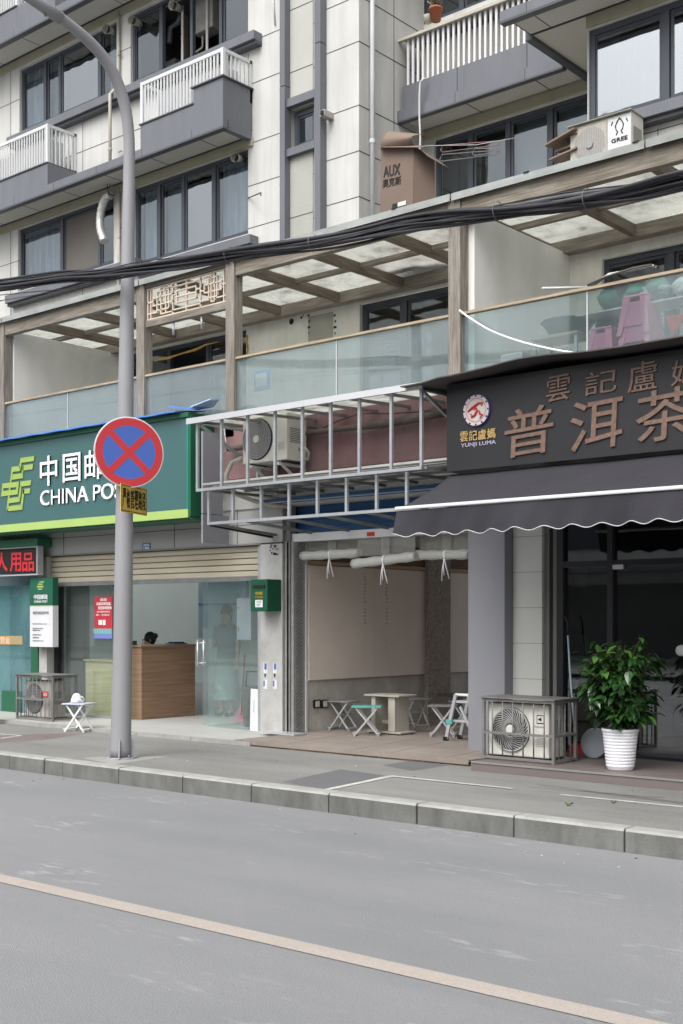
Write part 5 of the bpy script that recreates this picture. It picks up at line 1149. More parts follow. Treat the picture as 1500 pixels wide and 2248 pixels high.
# vent hoods
def hood(px, py, Y, label, s=1.0):
    c = at(px, py, Y); m_ = MB(); t = thing('vent_pipe', label, 'vent', c, 'vent pipes poking out of the windows')
    a = Vector((.35, -.9, -.25)).normalized()
    m_.tube([c - a * .18, c + a * .02], .055 * s, ACD, 18); m_.build('pipe', t)
    m_ = MB(); m_.tube([c + a * .0, c + a * .10], [.06 * s, .075 * s], PVCO, 20, cap=False); m_.lathe(c + a * .03, [(0, 0), (.055 * s, 0)], BLK, 16, 'y', False); m_.build('mouth', t)
hood(240, 66, YW - .1, 'pale vent pipe beside the drainpipe at the upper left window'); hood(296, 47, YW - .1, 'round white vent pipe at the top left corner of the middle upper window')
hood(521, 347, YW - .08, 'round vent pipe hanging at the right end of the lower middle window', .9); hood(385, 14, YW - .1, 'dusty vent pipe in the open top window')
P = [at(px, py, YW - .15) for px, py in ((243, 428), (232, 435), (224, 455), (220, 480), (221, 505), (229, 530))]; SP = smooth(P, 5)
tag(MB().tube(SP, [.062 + .007 * (i % 2) for i in range(len(SP))], FOIL, 16).build('foil_duct'), 'crinkled silver duct hanging out of the lower left window', 'duct')
m_ = MB(); m_.bar(at(236, 405, YW - .01), at(252, 412, YW - .3), .015, .015, GALVD); m_.tube([at(236, 405, YW - .2), at(238, 425, YW - .2), at(250, 430, YW - .2)], .008, BLK, 6); tag(m_.build('duct_bracket'), 'small dark bracket above the crinkled silver duct', 'bracket')
m_ = MB(); m_.tube([at(545, 435, YW - .01), at(573, 423, YW - .3)], .009, STEM, 6); m_.tube([at(573, 423, YW - .3), at(573, 430, YW - .3)], .01, STEM, 6); tag(m_.build('wall_hook'), 'thin brown rod sticking out of the wall right of the lower middle window', 'hook')
m_ = MB(); p = at(716, 254, YW - .1); m_.box(p.x - .03, p.x + .06, YW - .2, YW - .002, p.z - .04, p.z + .05, ACD); m_.box(p.x + .0, p.x + .05, YW - .23, YW - .2, p.z - .03, p.z + .03, BLK); tag(m_.build('security_camera', bevel=.006), 'tiny security camera on the white wall beside the right grey fin', 'camera')
m_ = MB(); m_.tube([at(598, -20, YW - .02), at(604, 55, YW - .02)], .012, PVC, 6); tag(m_.build('conduit'), 'short white conduit end on the wall left of the grey fins', 'conduit')
# boiler in the open window
wh = thing('water_heater', 'grimy white box heater inside the open top window', 'water heater', at(460, 60, YW + .6))
c = at(450, 50, YW + .4); MB().box(c.x - .22, c.x + .22, YW + .35, YW + .6, 10.95, 11.5, ACD).build('body', wh, bevel=.02); MB().tube([(c.x - .1, YW + .45, 10.95), (c.x - .1, YW + .45, 10.75), (c.x - .35, YW + .45, 10.7)], .02, PVCO, 8).build('pipe', wh)
# hose on the recess balcony
yh = 13.78
pipe('white_hose', smooth([at(935, 172, yh + .05), at(927, 176, yh), at(922, 190, yh), at(921, 250, yh), at(923, 310, yh), at(919, 350, yh), at(916, 382, yh)], 4), .014, PVC, 'thin white hose hanging down in front of the recessed balcony', 'hose', 8)
# flower pot on the top balcony
fp = thing('flower_pot', 'terracotta pot with a dead plant on the recessed balcony ledge at the top', 'potted plant', at(957, 48, 13.95)); c = at(957, 46, 13.95)
MB().lathe(c, [(0, 0), (.07, 0), (.09, .15), (.10, .15), (.10, .18), (.085, .18), (.08, .15), (0, .15)], mat('terracotta', (.32, .11, .06), .8, .1, 5), 20).build('pot', fp)
m_ = MB(); random.seed(5)
for k in range(22): a = random.uniform(0, 6.28); l_ = random.uniform(.1, .3); m_.tube([c + Vector((0, 0, .15)), c + Vector((math.cos(a) * .05, math.sin(a) * .05, .15 + l_ * .5)), c + Vector((math.cos(a) * .12, math.sin(a) * .12, .15 + l_))], [.008, .006, .015], STEM if k % 3 else CARDD, 5)
m_.build('stems', fp)
wc = MB(); c = at(940, 50, 13.95); wc.lathe(c, [(0, 0), (.05, 0), (.065, .09), (.065, .10), (0, .1)], PVCO, 18); tag(wc.build('small_tub'), 'small cream tub left of the terracotta pot', 'tub')
# clothes hangers on a line in the recess
m_ = MB(); yl = 13.3; m_.tube([at(935, 320, yl), at(1045, 318, yl), at(1130, 303, yl + .1)], .004, PVC, 5); tag(m_.build('washing_line'), 'thin washing line across the recess in front of the dark windows', 'line')
for k, (px, py, col, lab) in enumerate(((970, 325, PURP, 'upper faded plum coat hanger on the washing line'), (968, 345, GALVD, 'lower silver coat hanger below the washing line'), (1040, 332, GALVD, 'small pale coat hanger at the right of the washing line'))):
    c = at(px, py, yl); d = Vector((1, .25, -.06)); s_ = 1.0 if k < 2 else .4
    m_ = MB(); m_.tube([c, c + Vector((.02, 0, .03)), c + d * .35 * s_ + Vector((0, 0, .02)), c + d * .8 * s_, c + d * .78 * s_ + Vector((0, 0, -.05)), c + Vector((.02, 0, -.06)), c + Vector((-.02, 0, -.03)), c], .006, col, 6)
    tag(m_.build('clothes_hanger'), lab, 'hanger')

# cardboard on the pergola
cx0, cx1 = at(830, 0, 12.5).x, at(903, 0, 12.5).x
ck = thing('cardboard_box', 'flattened brown cardboard carton with black print leaning upright on the pergola', 'box', (cx0, 12.5, 6.2))
m_ = MB(); zt = za(830, 325, 12.5); zr = zt - .10
m_.slab([(cx0 + .02, 12.50, 6.2), (cx1 + .03, 12.50, 6.2), (cx1, 12.56, zr), (cx0 - .0, 12.56, zt)], (0, .008, 0), CARD)
m_.slab([(cx1 + .03, 12.50, 6.2), (cx1 + .20, 12.78, 6.2), (cx1 + .15, 12.80, zr - .12), (cx1, 12.56, zr)], (-.008, 0, 0), CARD); m_.build('panel', ck)
m_ = MB(); A, Bq = Vector((cx0, 12.56, zt)), Vector((cx1, 12.56, zr))
def fl1(u, v): p = A.lerp(Bq, u); return p + Vector((.09 * v + .02 * u * v, -.10 * math.sin(math.pi * v * 1.25) * (.4 + .6 * u), .23 * v - .08 * u * v * v))
m_.grid(fl1, 6, 10, CARDD)
def fl2(u, v): p = A.lerp(Bq, u); return p + Vector((.22 * v * (.3 + u), -.09 * v, -.05 * v * v - .09 * v * u + .03 * v))
m_.grid(fl2, 6, 5, CARDD)
def fl3(u, v): p = Vector((cx1, 12.56, zr)).lerp(Vector((cx1 + .15, 12.80, zr - .12)), u); return p + Vector((.26 * v, -.05 * v, -.16 * v - .05 * v * v))
m_.grid(fl3, 4, 5, CARD)
fo3 = m_.build('flap', ck); _s = fo3.modifiers.new('s', 'SOLIDIFY'); _s.thickness = .007
m_ = MB(); sl = (.06 / (zt - 6.2))
def cy(z_): return 12.50 + sl * (z_ - 6.2) - .004
z0_, z1_ = za(855, 383, 12.5), za(855, 359, 12.5); text_mb(m_, 'AUX', cx0 + .06, cx0 + .33, z0_, z1_, cy(z1_), BLK, bold=.02, ext=.004, dz=-.02); m_.build('printing', ck); m_ = MB(); z0_, z1_ = za(855, 406, 12.5), za(855, 387, 12.5); text_mb(m_, '奥克斯', cx0 + .05, cx0 + .35, z0_, z1_, cy(z1_), BLK, bold=.012, ext=.004, dz=-.02); z_ = za(880, 445, 12.5); m_.box(cx0 + .22, cx0 + .30, cy(z_) - .004, cy(z_), z_ - .03, z_ + .02, BLK); m_.box(cx0 + .31, cx0 + .44, cy(z_) - .004, cy(z_), z_ - .03, z_ + .02, STW); m_.build('printing', ck)
m_ = MB()
for k in range(4): a = Vector((cx1 + .12 + .06 * k, 12.62 + .04 * k, 6.2)); m_.slab([a, a + Vector((.16, .05, 0)), a + Vector((.12, .07, .62 - .08 * k)), a + Vector((-.05, .02, .66 - .05 * k))], (0, .012, 0), CARD if k % 2 else CARDD)
tag(m_.build('cardboard_scraps'), 'torn cardboard sheets stacked upright behind the printed carton', 'cardboard')
m_ = MB(); c = at(1205, 352, 12.5)
for k, (dx, dz0, dz1, rz) in enumerate(((0, .0, .05, .0), (.04, .10, .12, .06), (-.03, .16, .26, -.05), (.08, .24, .22, .03))):
    m_.slab([c + Vector((dx, rz, dz0)), c + Vector((.36, rz, dz1)), c + Vector((.36, .3, dz1 + .05)), c + Vector((dx, .3, dz0 + .05))], (0, 0, .02), CARD if k % 2 else CARDD)
tag(m_.build('cardboard_scraps'), 'loose flat cardboard pieces left of the cream air conditioner', 'cardboard')

# ================================================================ things on the terrace behind the glass
def plastic_stool(c, s, m, label, h=.45, nst=1):
    t = thing('plastic_stool', label, 'stool', c, 'plastic stools stacked on the terrace'); w1, w0 = .11 * s, .15 * s
    c = Vector(c); T = MB(); T.box(c.x - w1, c.x + w1, c.y - w1, c.y + w1, c.z + h - .03, c.z + h, m); T.build('seat', t, bevel=.015)
    for sx in (-1, 1):
        for sy in (-1, 1):
            L_ = MB(); q = .055 * s; tx, ty = c.x + sx * w1, c.y + sy * w1; bx_, by = c.x + sx * w0, c.y + sy * w0
            vs = [(bx_, by, c.z), (bx_ - sx * q * .8, by, c.z), (bx_ - sx * q * .8, by - sy * .012, c.z), (bx_ - sx * .012, by - sy * .012, c.z), (bx_ - sx * .012, by - sy * q * .8, c.z), (bx_, by - sy * q * .8, c.z)]
            vt = [(tx, ty, c.z + h - .031), (tx - sx * q * 1.2, ty, c.z + h - .031), (tx - sx * q * 1.2, ty - sy * .012, c.z + h - .031), (tx - sx * .012, ty - sy * .012, c.z + h - .031), (tx - sx * .012, ty - sy * q * 1.2, c.z + h - .031), (tx, ty - sy * q * 1.2, c.z + h - .031)]
            L_.add(vs + vt, [(0, 1, 2, 3, 4, 5), (11, 10, 9, 8, 7, 6)] + [(i, (i + 1) % 6, (i + 1) % 6 + 6, i + 6) for i in range(6)], m); L_.build('leg', t)
    A = MB()
    for k, zz in enumerate((.42, .62, .82)):
        a = w0 + (w1 - w0) * zz; A.box(c.x - a + .04, c.x + a - .04, c.y - a + .004, c.y - a + .016, c.z + h * zz - .07 * s, c.z + h * zz, m); A.box(c.x + a - .016, c.x + a - .004, c.y - a + .04, c.y + a - .04, c.z + h * zz - .07 * s, c.z + h * zz, m)
    A.build('apron', t); return t
Yo = 11.15
p = at(1331, 790, Yo); plastic_stool((p.x, Yo, za(1331, 800, Yo)), 1.1, PINK, 'lower pink plastic stool on its own behind the right balustrade', h=za(1331, 722, Yo) - za(1331, 800, Yo))
p = at(1410, 800, Yo)
plastic_stool((p.x, Yo, 4.08), 1.15, SKYB, 'light blue plastic stool at the bottom of the stack behind the balustrade', h=.42)
plastic_stool((p.x - .004, Yo - .006, 4.25), 1.18, PINK, 'pink plastic stool in the middle of the stack on the blue stool', h=.38)
plastic_stool((p.x - .01, Yo - .01, 4.40), 1.16, PINK, 'topmost pink plastic stool of the tall stack', h=.40)
pl_ = MB(); pl_.box(-6.2, -4.3, 11.0, 11.6, ZT, 4.07, OLDW); tag(pl_.build('low_platform'), 'low platform under the plastic stools behind the right balustrade', 'platform')
m_ = MB(); c = at(1347, 715, 11.5); m_.lathe((c.x, 11.5, 4.07), [(0, 0), (.14, 0)] + [(.15 + .008 * (k % 2) + k * .002, .04 * k) for k in range(16)] + [(0, .62)], mat('dark grey basket', (.07, .075, .085), .8), 22); tag(m_.build('basket_stack'), 'tall stack of dark ridged baskets behind the stools', 'baskets')
wk = thing('round_tub', 'wide dark green tub on the small table behind the balustrade', 'tub', at(1248, 740, 11.3)); c = at(1248, 738, 11.3)
MB().lathe(c, [(0, 0), (.18, .0), (.27, .13), (.29, .14), (.28, .15), (.25, .14), (0, .06)], mat('dark green plastic', (.02, .10, .075), .5), 30).build('bowl', wk); MB().tube([c + Vector((-.03 - .03, 0, .14)), c + Vector((-.03, 0, .2)), c + Vector((.03, 0, .2)), c + Vector((.06, 0, .14))], .006, GALVD, 6).build('handle', wk)
tb = thing('side_table', 'small timber topped table carrying the dark green tub', 'table', (c.x, 11.3, ZT)); MB().box(c.x - .33, c.x + .22, 11.1, 11.5, c.z - .035, c.z - .003, RAILW).build('tabletop', tb)
for sx in (-.3, .19):
    for y in (11.13, 11.47): MB().box(c.x + sx - .015, c.x + sx + .015, y - .015, y + .015, ZT, c.z - .036, PVC).build('leg', tb)
m_ = MB(); c = at(1133, 790, 11.4); m_.box(c.x - .14, c.x + .14, 11.3, 11.55, 4.0, 4.50, PVC); tag(m_.build('storage_cabinet', bevel=.02), 'small white cabinet at the left behind the right balustrade', 'cabinet')
nb = MB(); random.seed(9)
for k in range(14):
    px = random.uniform(1290, 1560); c = at(px, random.uniform(628, 668), 11.2); r = random.uniform(.07, .13)
    nb.lathe(c, [(0, -r)] + [(r * math.cos(R(a)) * random.uniform(.85, 1.15), r * .8 * math.sin(R(a))) for a in range(-70, 80, 20)] + [(0, r * .8)], NETG if k % 3 else mat('grey sack', (.3, .33, .32), .9, .2, 8), 12)
nb.box(at(1270, 0, 11.2).x, at(1560, 0, 11.2).x, 11.1, 11.5, 4.71, 4.725, OLDW)
o = nb.build('bundled_netting'); tag(o, 'crumpled green netting and sacks heaped along the right balustrade', 'netting')
m_ = MB(); c = at(1480, 710, 11.12); 
for k in range(7): m_.slab([c + Vector((-.08 + .03 * k, 0, .08)), c + Vector((-.04 + .03 * k, .02, .09)), c + Vector((-.02 + .012 * k, .01, -.15 + .02 * k))], (0, .01, 0), mat('red cloth', (.5, .08, .05), .9, .2, 9))
tag(m_.build('red_cloth'), 'limp red cloth hanging right of the pink stools', 'cloth')
m_ = MB(); m_.tube([at(1190, 633, 11.0), at(1290, 631, 11.3)], .014, PVC, 10); tag(m_.build('white_pole'), 'white pole lying across the top rail of the right balustrade', 'pole')
m_ = MB(); c = at(1310, 618, 11.0)
for k in range(5): m_.tube([c + Vector((-.1, .02 * k, -.02)), c + Vector((.1, .02 * k, .03 + .012 * k)), c + Vector((.4 + .05 * k, .02 * k, .06)), c + Vector((.6, .03 * k, .055))], .011, LETW if k % 2 else ROOMD, 6)
tag(m_.build('hanger_pile'), 'pile of coat hangers and cloth lying on top of the right balustrade rail', 'hangers')
pipe('white_cable', smooth([at(1009, 681, YF - .02), at(1030, 697, YF - .02), at(1080, 727, YF - .03), at(1150, 752, YF - .03), at(1230, 770, YF - .03), at(1320, 782, YF - .03), at(1360, 786, YF - .03)], 4), .011, LETW, 'white cable drooping across the glass above the charcoal sign', 'cable', 8)
plm = MB(); c = at(1290, 700, 12.2)
# ================================================================ mail box, electric box, posters, plates
Y = 10.7; X0, X1 = at(550, 0, Y).x, at(587, 0, Y).x; mbx = thing('mail_box', 'dark green letter box on the white column', 'mail box', (X0, Y, 1.71))
MB().box(X0, X1, Y, 10.949, 1.71, 2.10, MAILG).build('body', mbx, bevel=.006); MB().box(X0 + .05, X1 - .04, Y - .012, Y - .001, 1.995, 2.03, BLK).build('slot', mbx)
m_ = MB(); text_px(m_, '信箱', 561, 577, 1299, 1306, Y - .001, mat('gold paint', (.55, .36, .05), .5), bold=.02, ext=.003); text_px(m_, 'LETTER BOX', 560, 578, 1309, 1313, Y - .001, MATS['gold paint'], ext=.003); px_rect(m_, 561, 577, 1317, 1333, Y - .001, LETW, .003)
for k in range(4): px_rect(m_, 563, 575 - k, 1319 + 3.5 * k, 1320.3 + 3.5 * k, Y - .004, PRN, .001)
m_.build('lettering', mbx)
eb = MB(); Y = 11.22; eb.box(at(520, 0, Y).x, at(551, 0, Y).x, Y, Y + .12, za(535, 1405, Y), za(535, 1313, Y), mat('pale grey enamel', (.42, .41, .46), .5)); 
for py in (1333, 1378, 1382): decal(eb, 523, 525, py, py + 3, Y, BLK)
tag(eb.build('electric_box', bevel=.006), 'pale grey electric box behind the glass beside the green letter box', 'electric box')
def paper(name, label, px0, px1, py0, py1, Y, m, cat='poster'):
    t = thing(name, label, cat, at((px0 + px1) / 2, py1, Y)); MB().box(xa(px0, Y), xa(px1, Y), Y - .003, Y, za((px0 + px1) / 2, py1, Y), za((px0 + px1) / 2, py0, Y), m).build('sheet', t); return t
Y = 11.14; po = paper('poster', 'red poster with white characters and a blue foot on the post office glass', 208, 247, 1310, 1380, Y, mat('poster red', (.48, .03, .045), .5, .05, 4))
m_ = MB(); text_px(m_, '邮政', 221, 235, 1313, 1320, Y - .004, LETW, bold=.01, ext=.002); text_px(m_, '存款利率优惠', 212, 243, 1322, 1329, Y - .004, LETW, bold=.02, ext=.002); text_px(m_, '欢迎来电咨询', 216, 245, 1331, 1338, Y - .004, LETW, bold=.02, ext=.002)
text_px(m_, '办理时间', 213, 241, 1341, 1345, Y - .004, LETW, ext=.002); text_px(m_, '周一至周五', 211, 241, 1348, 1352, Y - .004, LETW, ext=.002); px_rect(m_, 217, 224, 1361, 1372, Y - .004, LETW, .002); px_rect(m_, 226, 232, 1361, 1372, Y - .004, LETW, .002)
m_.build('lettering', po); m_ = MB(); px_rect(m_, 206, 246, 1380, 1391, Y, mat('poster teal', (.16, .38, .38), .5), .003); px_rect(m_, 207, 247, 1391, 1402, Y, mat('poster blue', (.16, .20, .48), .5), .003); m_.build('footer', po)
Y = 10.965; hn = paper('house_number_plate', 'small blue house number plate on the pale fascia above the beige shutter', 313, 331, 1192, 1208, Y, mat('enamel blue', (.05, .12, .38), .4), 'number plate'); m_ = MB(); text_px(m_, '路', 315, 329, 1194, 1199, Y - .004, LETW, ext=.002); text_px(m_, '106', 316, 328, 1200, 1206, Y - .004, LETW, bold=.02, ext=.002); m_.build('lettering', hn)
# white board leaning inside
Y = 11.05; lb_ = thing('leaning_board', 'narrow white and green board leaning behind the glass at the column foot', 'board', at(558, 1605, Y)); A = at(549, 1604, Y); Bq = at(569, 1606, Y); h_ = za(555, 1513, Y) - A.z
MB().slab([A, Bq - Vector((.02, 0, 0)), Bq + Vector((-.035, .04, h_)), A + Vector((-.025, .04, h_))], (0, .02, 0), STW).build('board', lb_); MB().slab([Bq - Vector((.018, 0, 0)), Bq, Bq + Vector((0, .04, h_)), Bq + Vector((-.033, .04, h_))], (0, .02, 0), mat('sea green', (.02, .28, .2), .5)).build('edge', lb_)
m_ = MB(); 
for k in range(6): p = A + Vector((.045, -.003 + .04 * (.45 + k * .05), h_ * (.45 + k * .05))); m_.box(p.x, p.x + .012, p.y - .004, p.y, p.z, p.z + .012, mat('sea green', (.02, .28, .2), .5))
m_.build('printing', lb_)
# broom and bin inside the right glass
br = thing('dustpan', 'pink long handled dustpan behind the post office glass', 'dustpan', (-11.7, 11.6, ZF)); c = gp(530, 1588, ZF); 
MB().tube([c + Vector((0, 0, .1)), c + Vector((.02, .05, .95))], .012, mat('brown handle', (.2, .08, .05), .6), 8).build('handle', br); MB().slab([c + Vector((-.13, -.06, .02)), c + Vector((.13, -.06, .02)), c + Vector((.1, .06, .22)), c + Vector((-.1, .06, .22))], (0, .03, .01), mat('rose plastic', (.55, .14, .2), .5)).build('pan', br)
bn = thing('waste_bin', 'dark grey bin with a black handle behind the glass near the column', 'bin', (-11.2, 12, ZF)); c = gp(562, 1590, ZF); c = Vector((at(560, 0, 11.6).x, 11.6, ZF))
MB().lathe(c, [(0, 0), (.15, 0), (.18, .5), (.19, .52), (.17, .52), (.14, .03), (0, .03)], mat('bin grey', (.12, .12, .11), .6), 24).build('body', bn); MB().tube([c + Vector((-.17, 0, .5)), c + Vector((-.15, 0, .72)), c + Vector((.15, 0, .72)), c + Vector((.17, 0, .5))], .012, BLK, 8).build('handle', bn)
ysheet = MB(); ysheet.box(-11.9, -10.8, 12.9, 12.95, ZF, 1.3, mat('yellow green panel', (.30, .32, .05), .6)); tag(ysheet.build('display_panel', bevel=.01), 'yellow green panel deep inside the post office near the column', 'panel')
bsh = MB(); bsh.box(-20.6, -19.1, 19.1, 19.18, 1.2, 2.6, mat('wall poster blue', (.30, .42, .48), .7)); bsh.box(-20.6, -19.1, 19.09, 19.099, 1.95, 1.98, STB); tag(bsh.build('wall_display'), 'pale blue display board on the back wall of the post office', 'display board')

# ---- counter and seated clerk
ct = thing('service_counter', 'long wooden service counter with brown oak side and pale yellow front', 'counter', (-13.5, 11.8, ZF))
MB().box(-13.80, -13.36, 11.3, 12.32, ZF, 1.22, WOODD).build('side_panel', ct); MB().box(-14.62, -13.801, 11.3, 11.62, ZF, 1.0, MAPLE).build('front_panel', ct); MB().box(-13.83, -13.34, 11.28, 12.35, 1.221, 1.25, WOODD).build('counter_top', ct, bevel=.004); MB().box(-14.64, -13.831, 11.27, 11.66, 1.001, 1.03, MAPLE).build('ledge', ct, bevel=.004)
fm = MB()
for (px, w_, h_, m) in ((290, .09, .05, MATS['post office green']), (300, .08, .03, BLK), (415, .12, .025, STB), (432, .08, .03, BLK)):
    pass
p1 = MB(); p1.box(-13.72, -13.60, 11.34, 11.42, 1.251, 1.31, POSTD); tag(p1.build('desk_sign', bevel=.003), 'small green desk sign on the near end of the wooden counter', 'desk sign')
p1 = MB(); p1.box(-13.65, -13.45, 12.0, 12.25, 1.251, 1.268, STB); p1.box(-13.62, -13.48, 12.03, 12.22, 1.2681, 1.285, BLK); tag(p1.build('folder_stack'), 'blue and black folders lying on the far end of the wooden counter', 'folders')

def skin_body(verts, edges, radii, mats, name, parent, sub=2):
    me = bpy.data.meshes.new(name); off = OFF.get(parent.name, Vector()) if parent else Vector()
    me.from_pydata([Vector(v) - off for v in verts], edges, []); o = bpy.data.objects.new(name, me); COL.objects.link(o)
    sk = o.modifiers.new('skin', 'SKIN'); sk.use_smooth_shade = True
    for i, r in enumerate(radii):
        r = r if isinstance(r, tuple) else (r, r); me.skin_vertices[0].data[i].radius = r; me.skin_vertices[0].data[i].use_root = (i == 0)
    ss = o.modifiers.new('sub', 'SUBSURF'); ss.levels = ss.render_levels = sub
    bpy.context.view_layer.update(); m2 = bpy.data.meshes.new_from_object(o.evaluated_get(bpy.context.evaluated_depsgraph_get()))
    o.modifiers.clear(); o.data = m2; m2.materials.clear()
    for m in mats: m2.materials.append(m)
    if parent: o.parent = parent
    OFF[o.name] = off; return o
def ellip(mb, c, rx, ry, rz, m, n=16, k=10, cut=None):
    vs = []; c = Vector(c)
    for i in range(k + 1):
        a = math.pi * i / k
        for j in range(n): b = 2 * math.pi * j / n; vs.append(c + Vector((rx * math.sin(a) * math.cos(b), ry * math.sin(a) * math.sin(b), rz * math.cos(a))))
    mb.add(vs, [(i * n + j, (i + 1) * n + j, (i + 1) * n + (j + 1) % n, i * n + (j + 1) % n) for i in range(k) for j in range(n)], m, True)

def person(root, base, face, seated=False, H_=1.60, hairbun=False):
    """standing (or seated) woman; face: unit vector she looks along; one continuous skinned body, hair and clothing as children"""
    b = Vector(base); f = Vector(face).normalized(); s = Vector((-f.y, f.x, 0)); k = H_ / 1.6; up = Vector((0, 0, 1))
    def P(side, fwd, h): return b + s * side * k + f * fwd * k + up * h * k
    hip = .82; V = []; E_ = []; Rd = []
    def add(p, r, par=None):
        V.append(p); Rd.append(r if isinstance(r, tuple) else (r * k, r * k)); i = len(V) - 1
        if par is not None: E_.append((par, i))
        return i
    dz = -.42 if seated else 0
    pel = add(P(0, 0, hip + dz), .125); wst = add(P(0, .0, .98 + dz), .105, pel); ch = add(P(0, .01, 1.16 + dz), .12, wst); sh_ = add(P(0, 0, 1.28 + dz), .095, ch); nk = add(P(0, .0, 1.36 + dz), .048, sh_)
    hd1 = add(P(0, .02, 1.44 + dz), .075, nk); add(P(0, .015, 1.54 + dz), .075, hd1)
    for sd in (-1, 1):
        a = add(P(.15 * sd, 0, 1.27 + dz), .05, sh_)
        if seated: e_ = add(P(.20 * sd, .05, 1.03 + dz), .038, a); wr = add(P(.12 * sd, .26, .98 + dz), .026, e_); hn_ = add(P(.11 * sd, .31, .98 + dz), (.030, .018), wr)
        elif sd == 1: e_ = add(P(.21, .02, 1.03), .038, a); wr = add(P(.24, .10, .82), .026, e_); hn_ = add(P(.245, .125, .765), (.028, .018), wr)
        else: e_ = add(P(-.20, .0, 1.03), .038, a); wr = add(P(-.13, .17, 1.0), .026, e_); hn_ = add(P(-.10, .22, 1.03), (.028, .018), wr)
        hp, wp = V[hn_], V[wr]; dr = (hp - wp).normalized(); sd_v = dr.cross(f if abs(dr.dot(f)) < .8 else up).normalized()
        for q in range(4): fl_ = [.062, .070, .066, .052][q]; r1 = add(hp + dr * .022 + sd_v * (q - 1.5) * .014, .0085, hn_); r2 = add(V[r1] + dr * fl_ * .5 - up * .006, .0075, r1); add(V[r2] + dr * fl_ * .4 - up * .012, .0065, r2)
        t1 = add(hp + sd_v * .030, .0095, hn_); add(V[t1] + dr * .035 + sd_v * .012, .0075, t1)
        th_ = add(P(.085 * sd, 0, .74 + dz), .085, pel)
        if seated: kn = add(P(.09 * sd, .38, .40), .055, th_); an = add(P(.09 * sd, .40, .07), .034, kn)
        else: kn = add(P(.085 * sd, .01, .43), .055, th_); an = add(P(.085 * sd, -.01, .07), .034, kn)
        add(V[an] + f * .12 * k - up * .035 * k, .032, an)
    body = skin_body(V, E_, Rd, [SKIN], 'body', root)
    hc = P(0, .015, 1.49 + dz)
    mh = MB(); ellip(mh, hc + up * .02 * k - f * .022 * k, .088 * k, .095 * k, .108 * k, HAIR); 
    if hairbun: ellip(mh, hc + up * .06 * k - f * .09 * k + s * .03, .045, .045, .045, HAIR)
    else: ellip(mh, hc - up * .05 * k - f * .055 * k, .075 * k, .05 * k, .11 * k, HAIR)
    mh.build('hair', root)
    fc = MB()
    ellip(fc, hc + f * .094 * k - up * .015, .010, .010, .016, SKIN, 8, 6)
    for sd in (-1, 1): ellip(fc, hc + f * .078 * k + s * .030 * sd * k + up * .005, .011, .011, .007, BLK, 8, 6); ellip(fc, hc + s * .083 * sd * k - up * .01, .010, .012, .022, SKIN, 8, 6)
    ellip(fc, hc + f * .084 * k - up * .048 * k, .018, .018, .006, mat('lips', (.4, .12, .1), .5), 8, 6); fc.build('face', root)
    # top
    def loft(rings, m, name):
        mb = MB(); n = 24; vs = []
        for (c, rs_, rf) in rings:
            for j in range(n): a = 2 * math.pi * j / n; vs.append(c + s * rs_ * k * math.cos(a) * (1 + .03 * math.sin(5 * a)) + f * rf * k * math.sin(a))
        mb.add(vs, [(i * n + j, i * n + (j + 1) % n, (i + 1) * n + (j + 1) % n, (i + 1) * n + j) for i in range(len(rings) - 1) for j in range(n)], m, True); return mb.build(name, root)
    loft([(P(0, 0, .80 + dz), .155, .125), (P(0, 0, .92 + dz), .14, .115), (P(0, .01, 1.02 + dz), .14, .115), (P(0, .01, 1.14 + dz), .165, .135), (P(0, 0, 1.25 + dz), .175, .115), (P(0, 0, 1.315 + dz), .12, .085), (P(0, 0, 1.345 + dz), .06, .055)], DRESS, 'top')
    for sd in (-1, 1):
        a = P(.135 * sd, 0, 1.275 + dz); e2 = P(.195 * sd, .02, 1.10 + dz); MB().tube([a, (a + e2) / 2, e2], [.066 * k, .058 * k, .056 * k], DRESS, 14).build('sleeve', root)
    if not seated:
        loft([(P(0, 0, .24), .20, .19), (P(0, 0, .45), .185, .165), (P(0, 0, .70), .175, .145), (P(0, 0, .84), .15, .12), (P(0, 0, .90), .135, .108)], SKIRT, 'skirt')
        for sd in (-1, 1): mb = MB(); ellip(mb, P(.085 * sd, .05, .035), .045, .045, .034, SHOE); ellip(mb, P(.085 * sd, .11, .03), .042, .06, .028, SHOE); mb.build('shoe', root)
b_ = gp(498, 1572, ZF); pr = thing('person', 'person in a dark top and long grey green skirt standing behind the post office glass', 'person', b_); person(pr, (b_.x, b_.y, ZF), (.25, -1, 0), H_=1.62)
X = -14.35; yq = 12.3; pr2 = thing('person', 'person with dark hair in a bun sitting low behind the wooden counter', 'person', (X, yq, ZF)); person(pr2, (X, yq, ZF + .02), (-.4, -.9, 0), seated=True, H_=1.62, hairbun=True)
oc = thing('office_chair', 'dark office chair under the person behind the wooden counter', 'chair', (X, yq, ZF)); MB().box(X - .22, X + .22, yq - .2, yq + .24, ZF + .25, ZF + .31, BLK).build('seat', oc, bevel=.02); MB().box(X - .2, X + .2, yq + .25, yq + .29, ZF + .35, ZF + .8, BLK).build('backrest', oc, bevel=.02); MB().tube([(X, yq, ZF + .03), (X, yq, ZF + .25)], .03, SIL, 10).build('leg', oc)

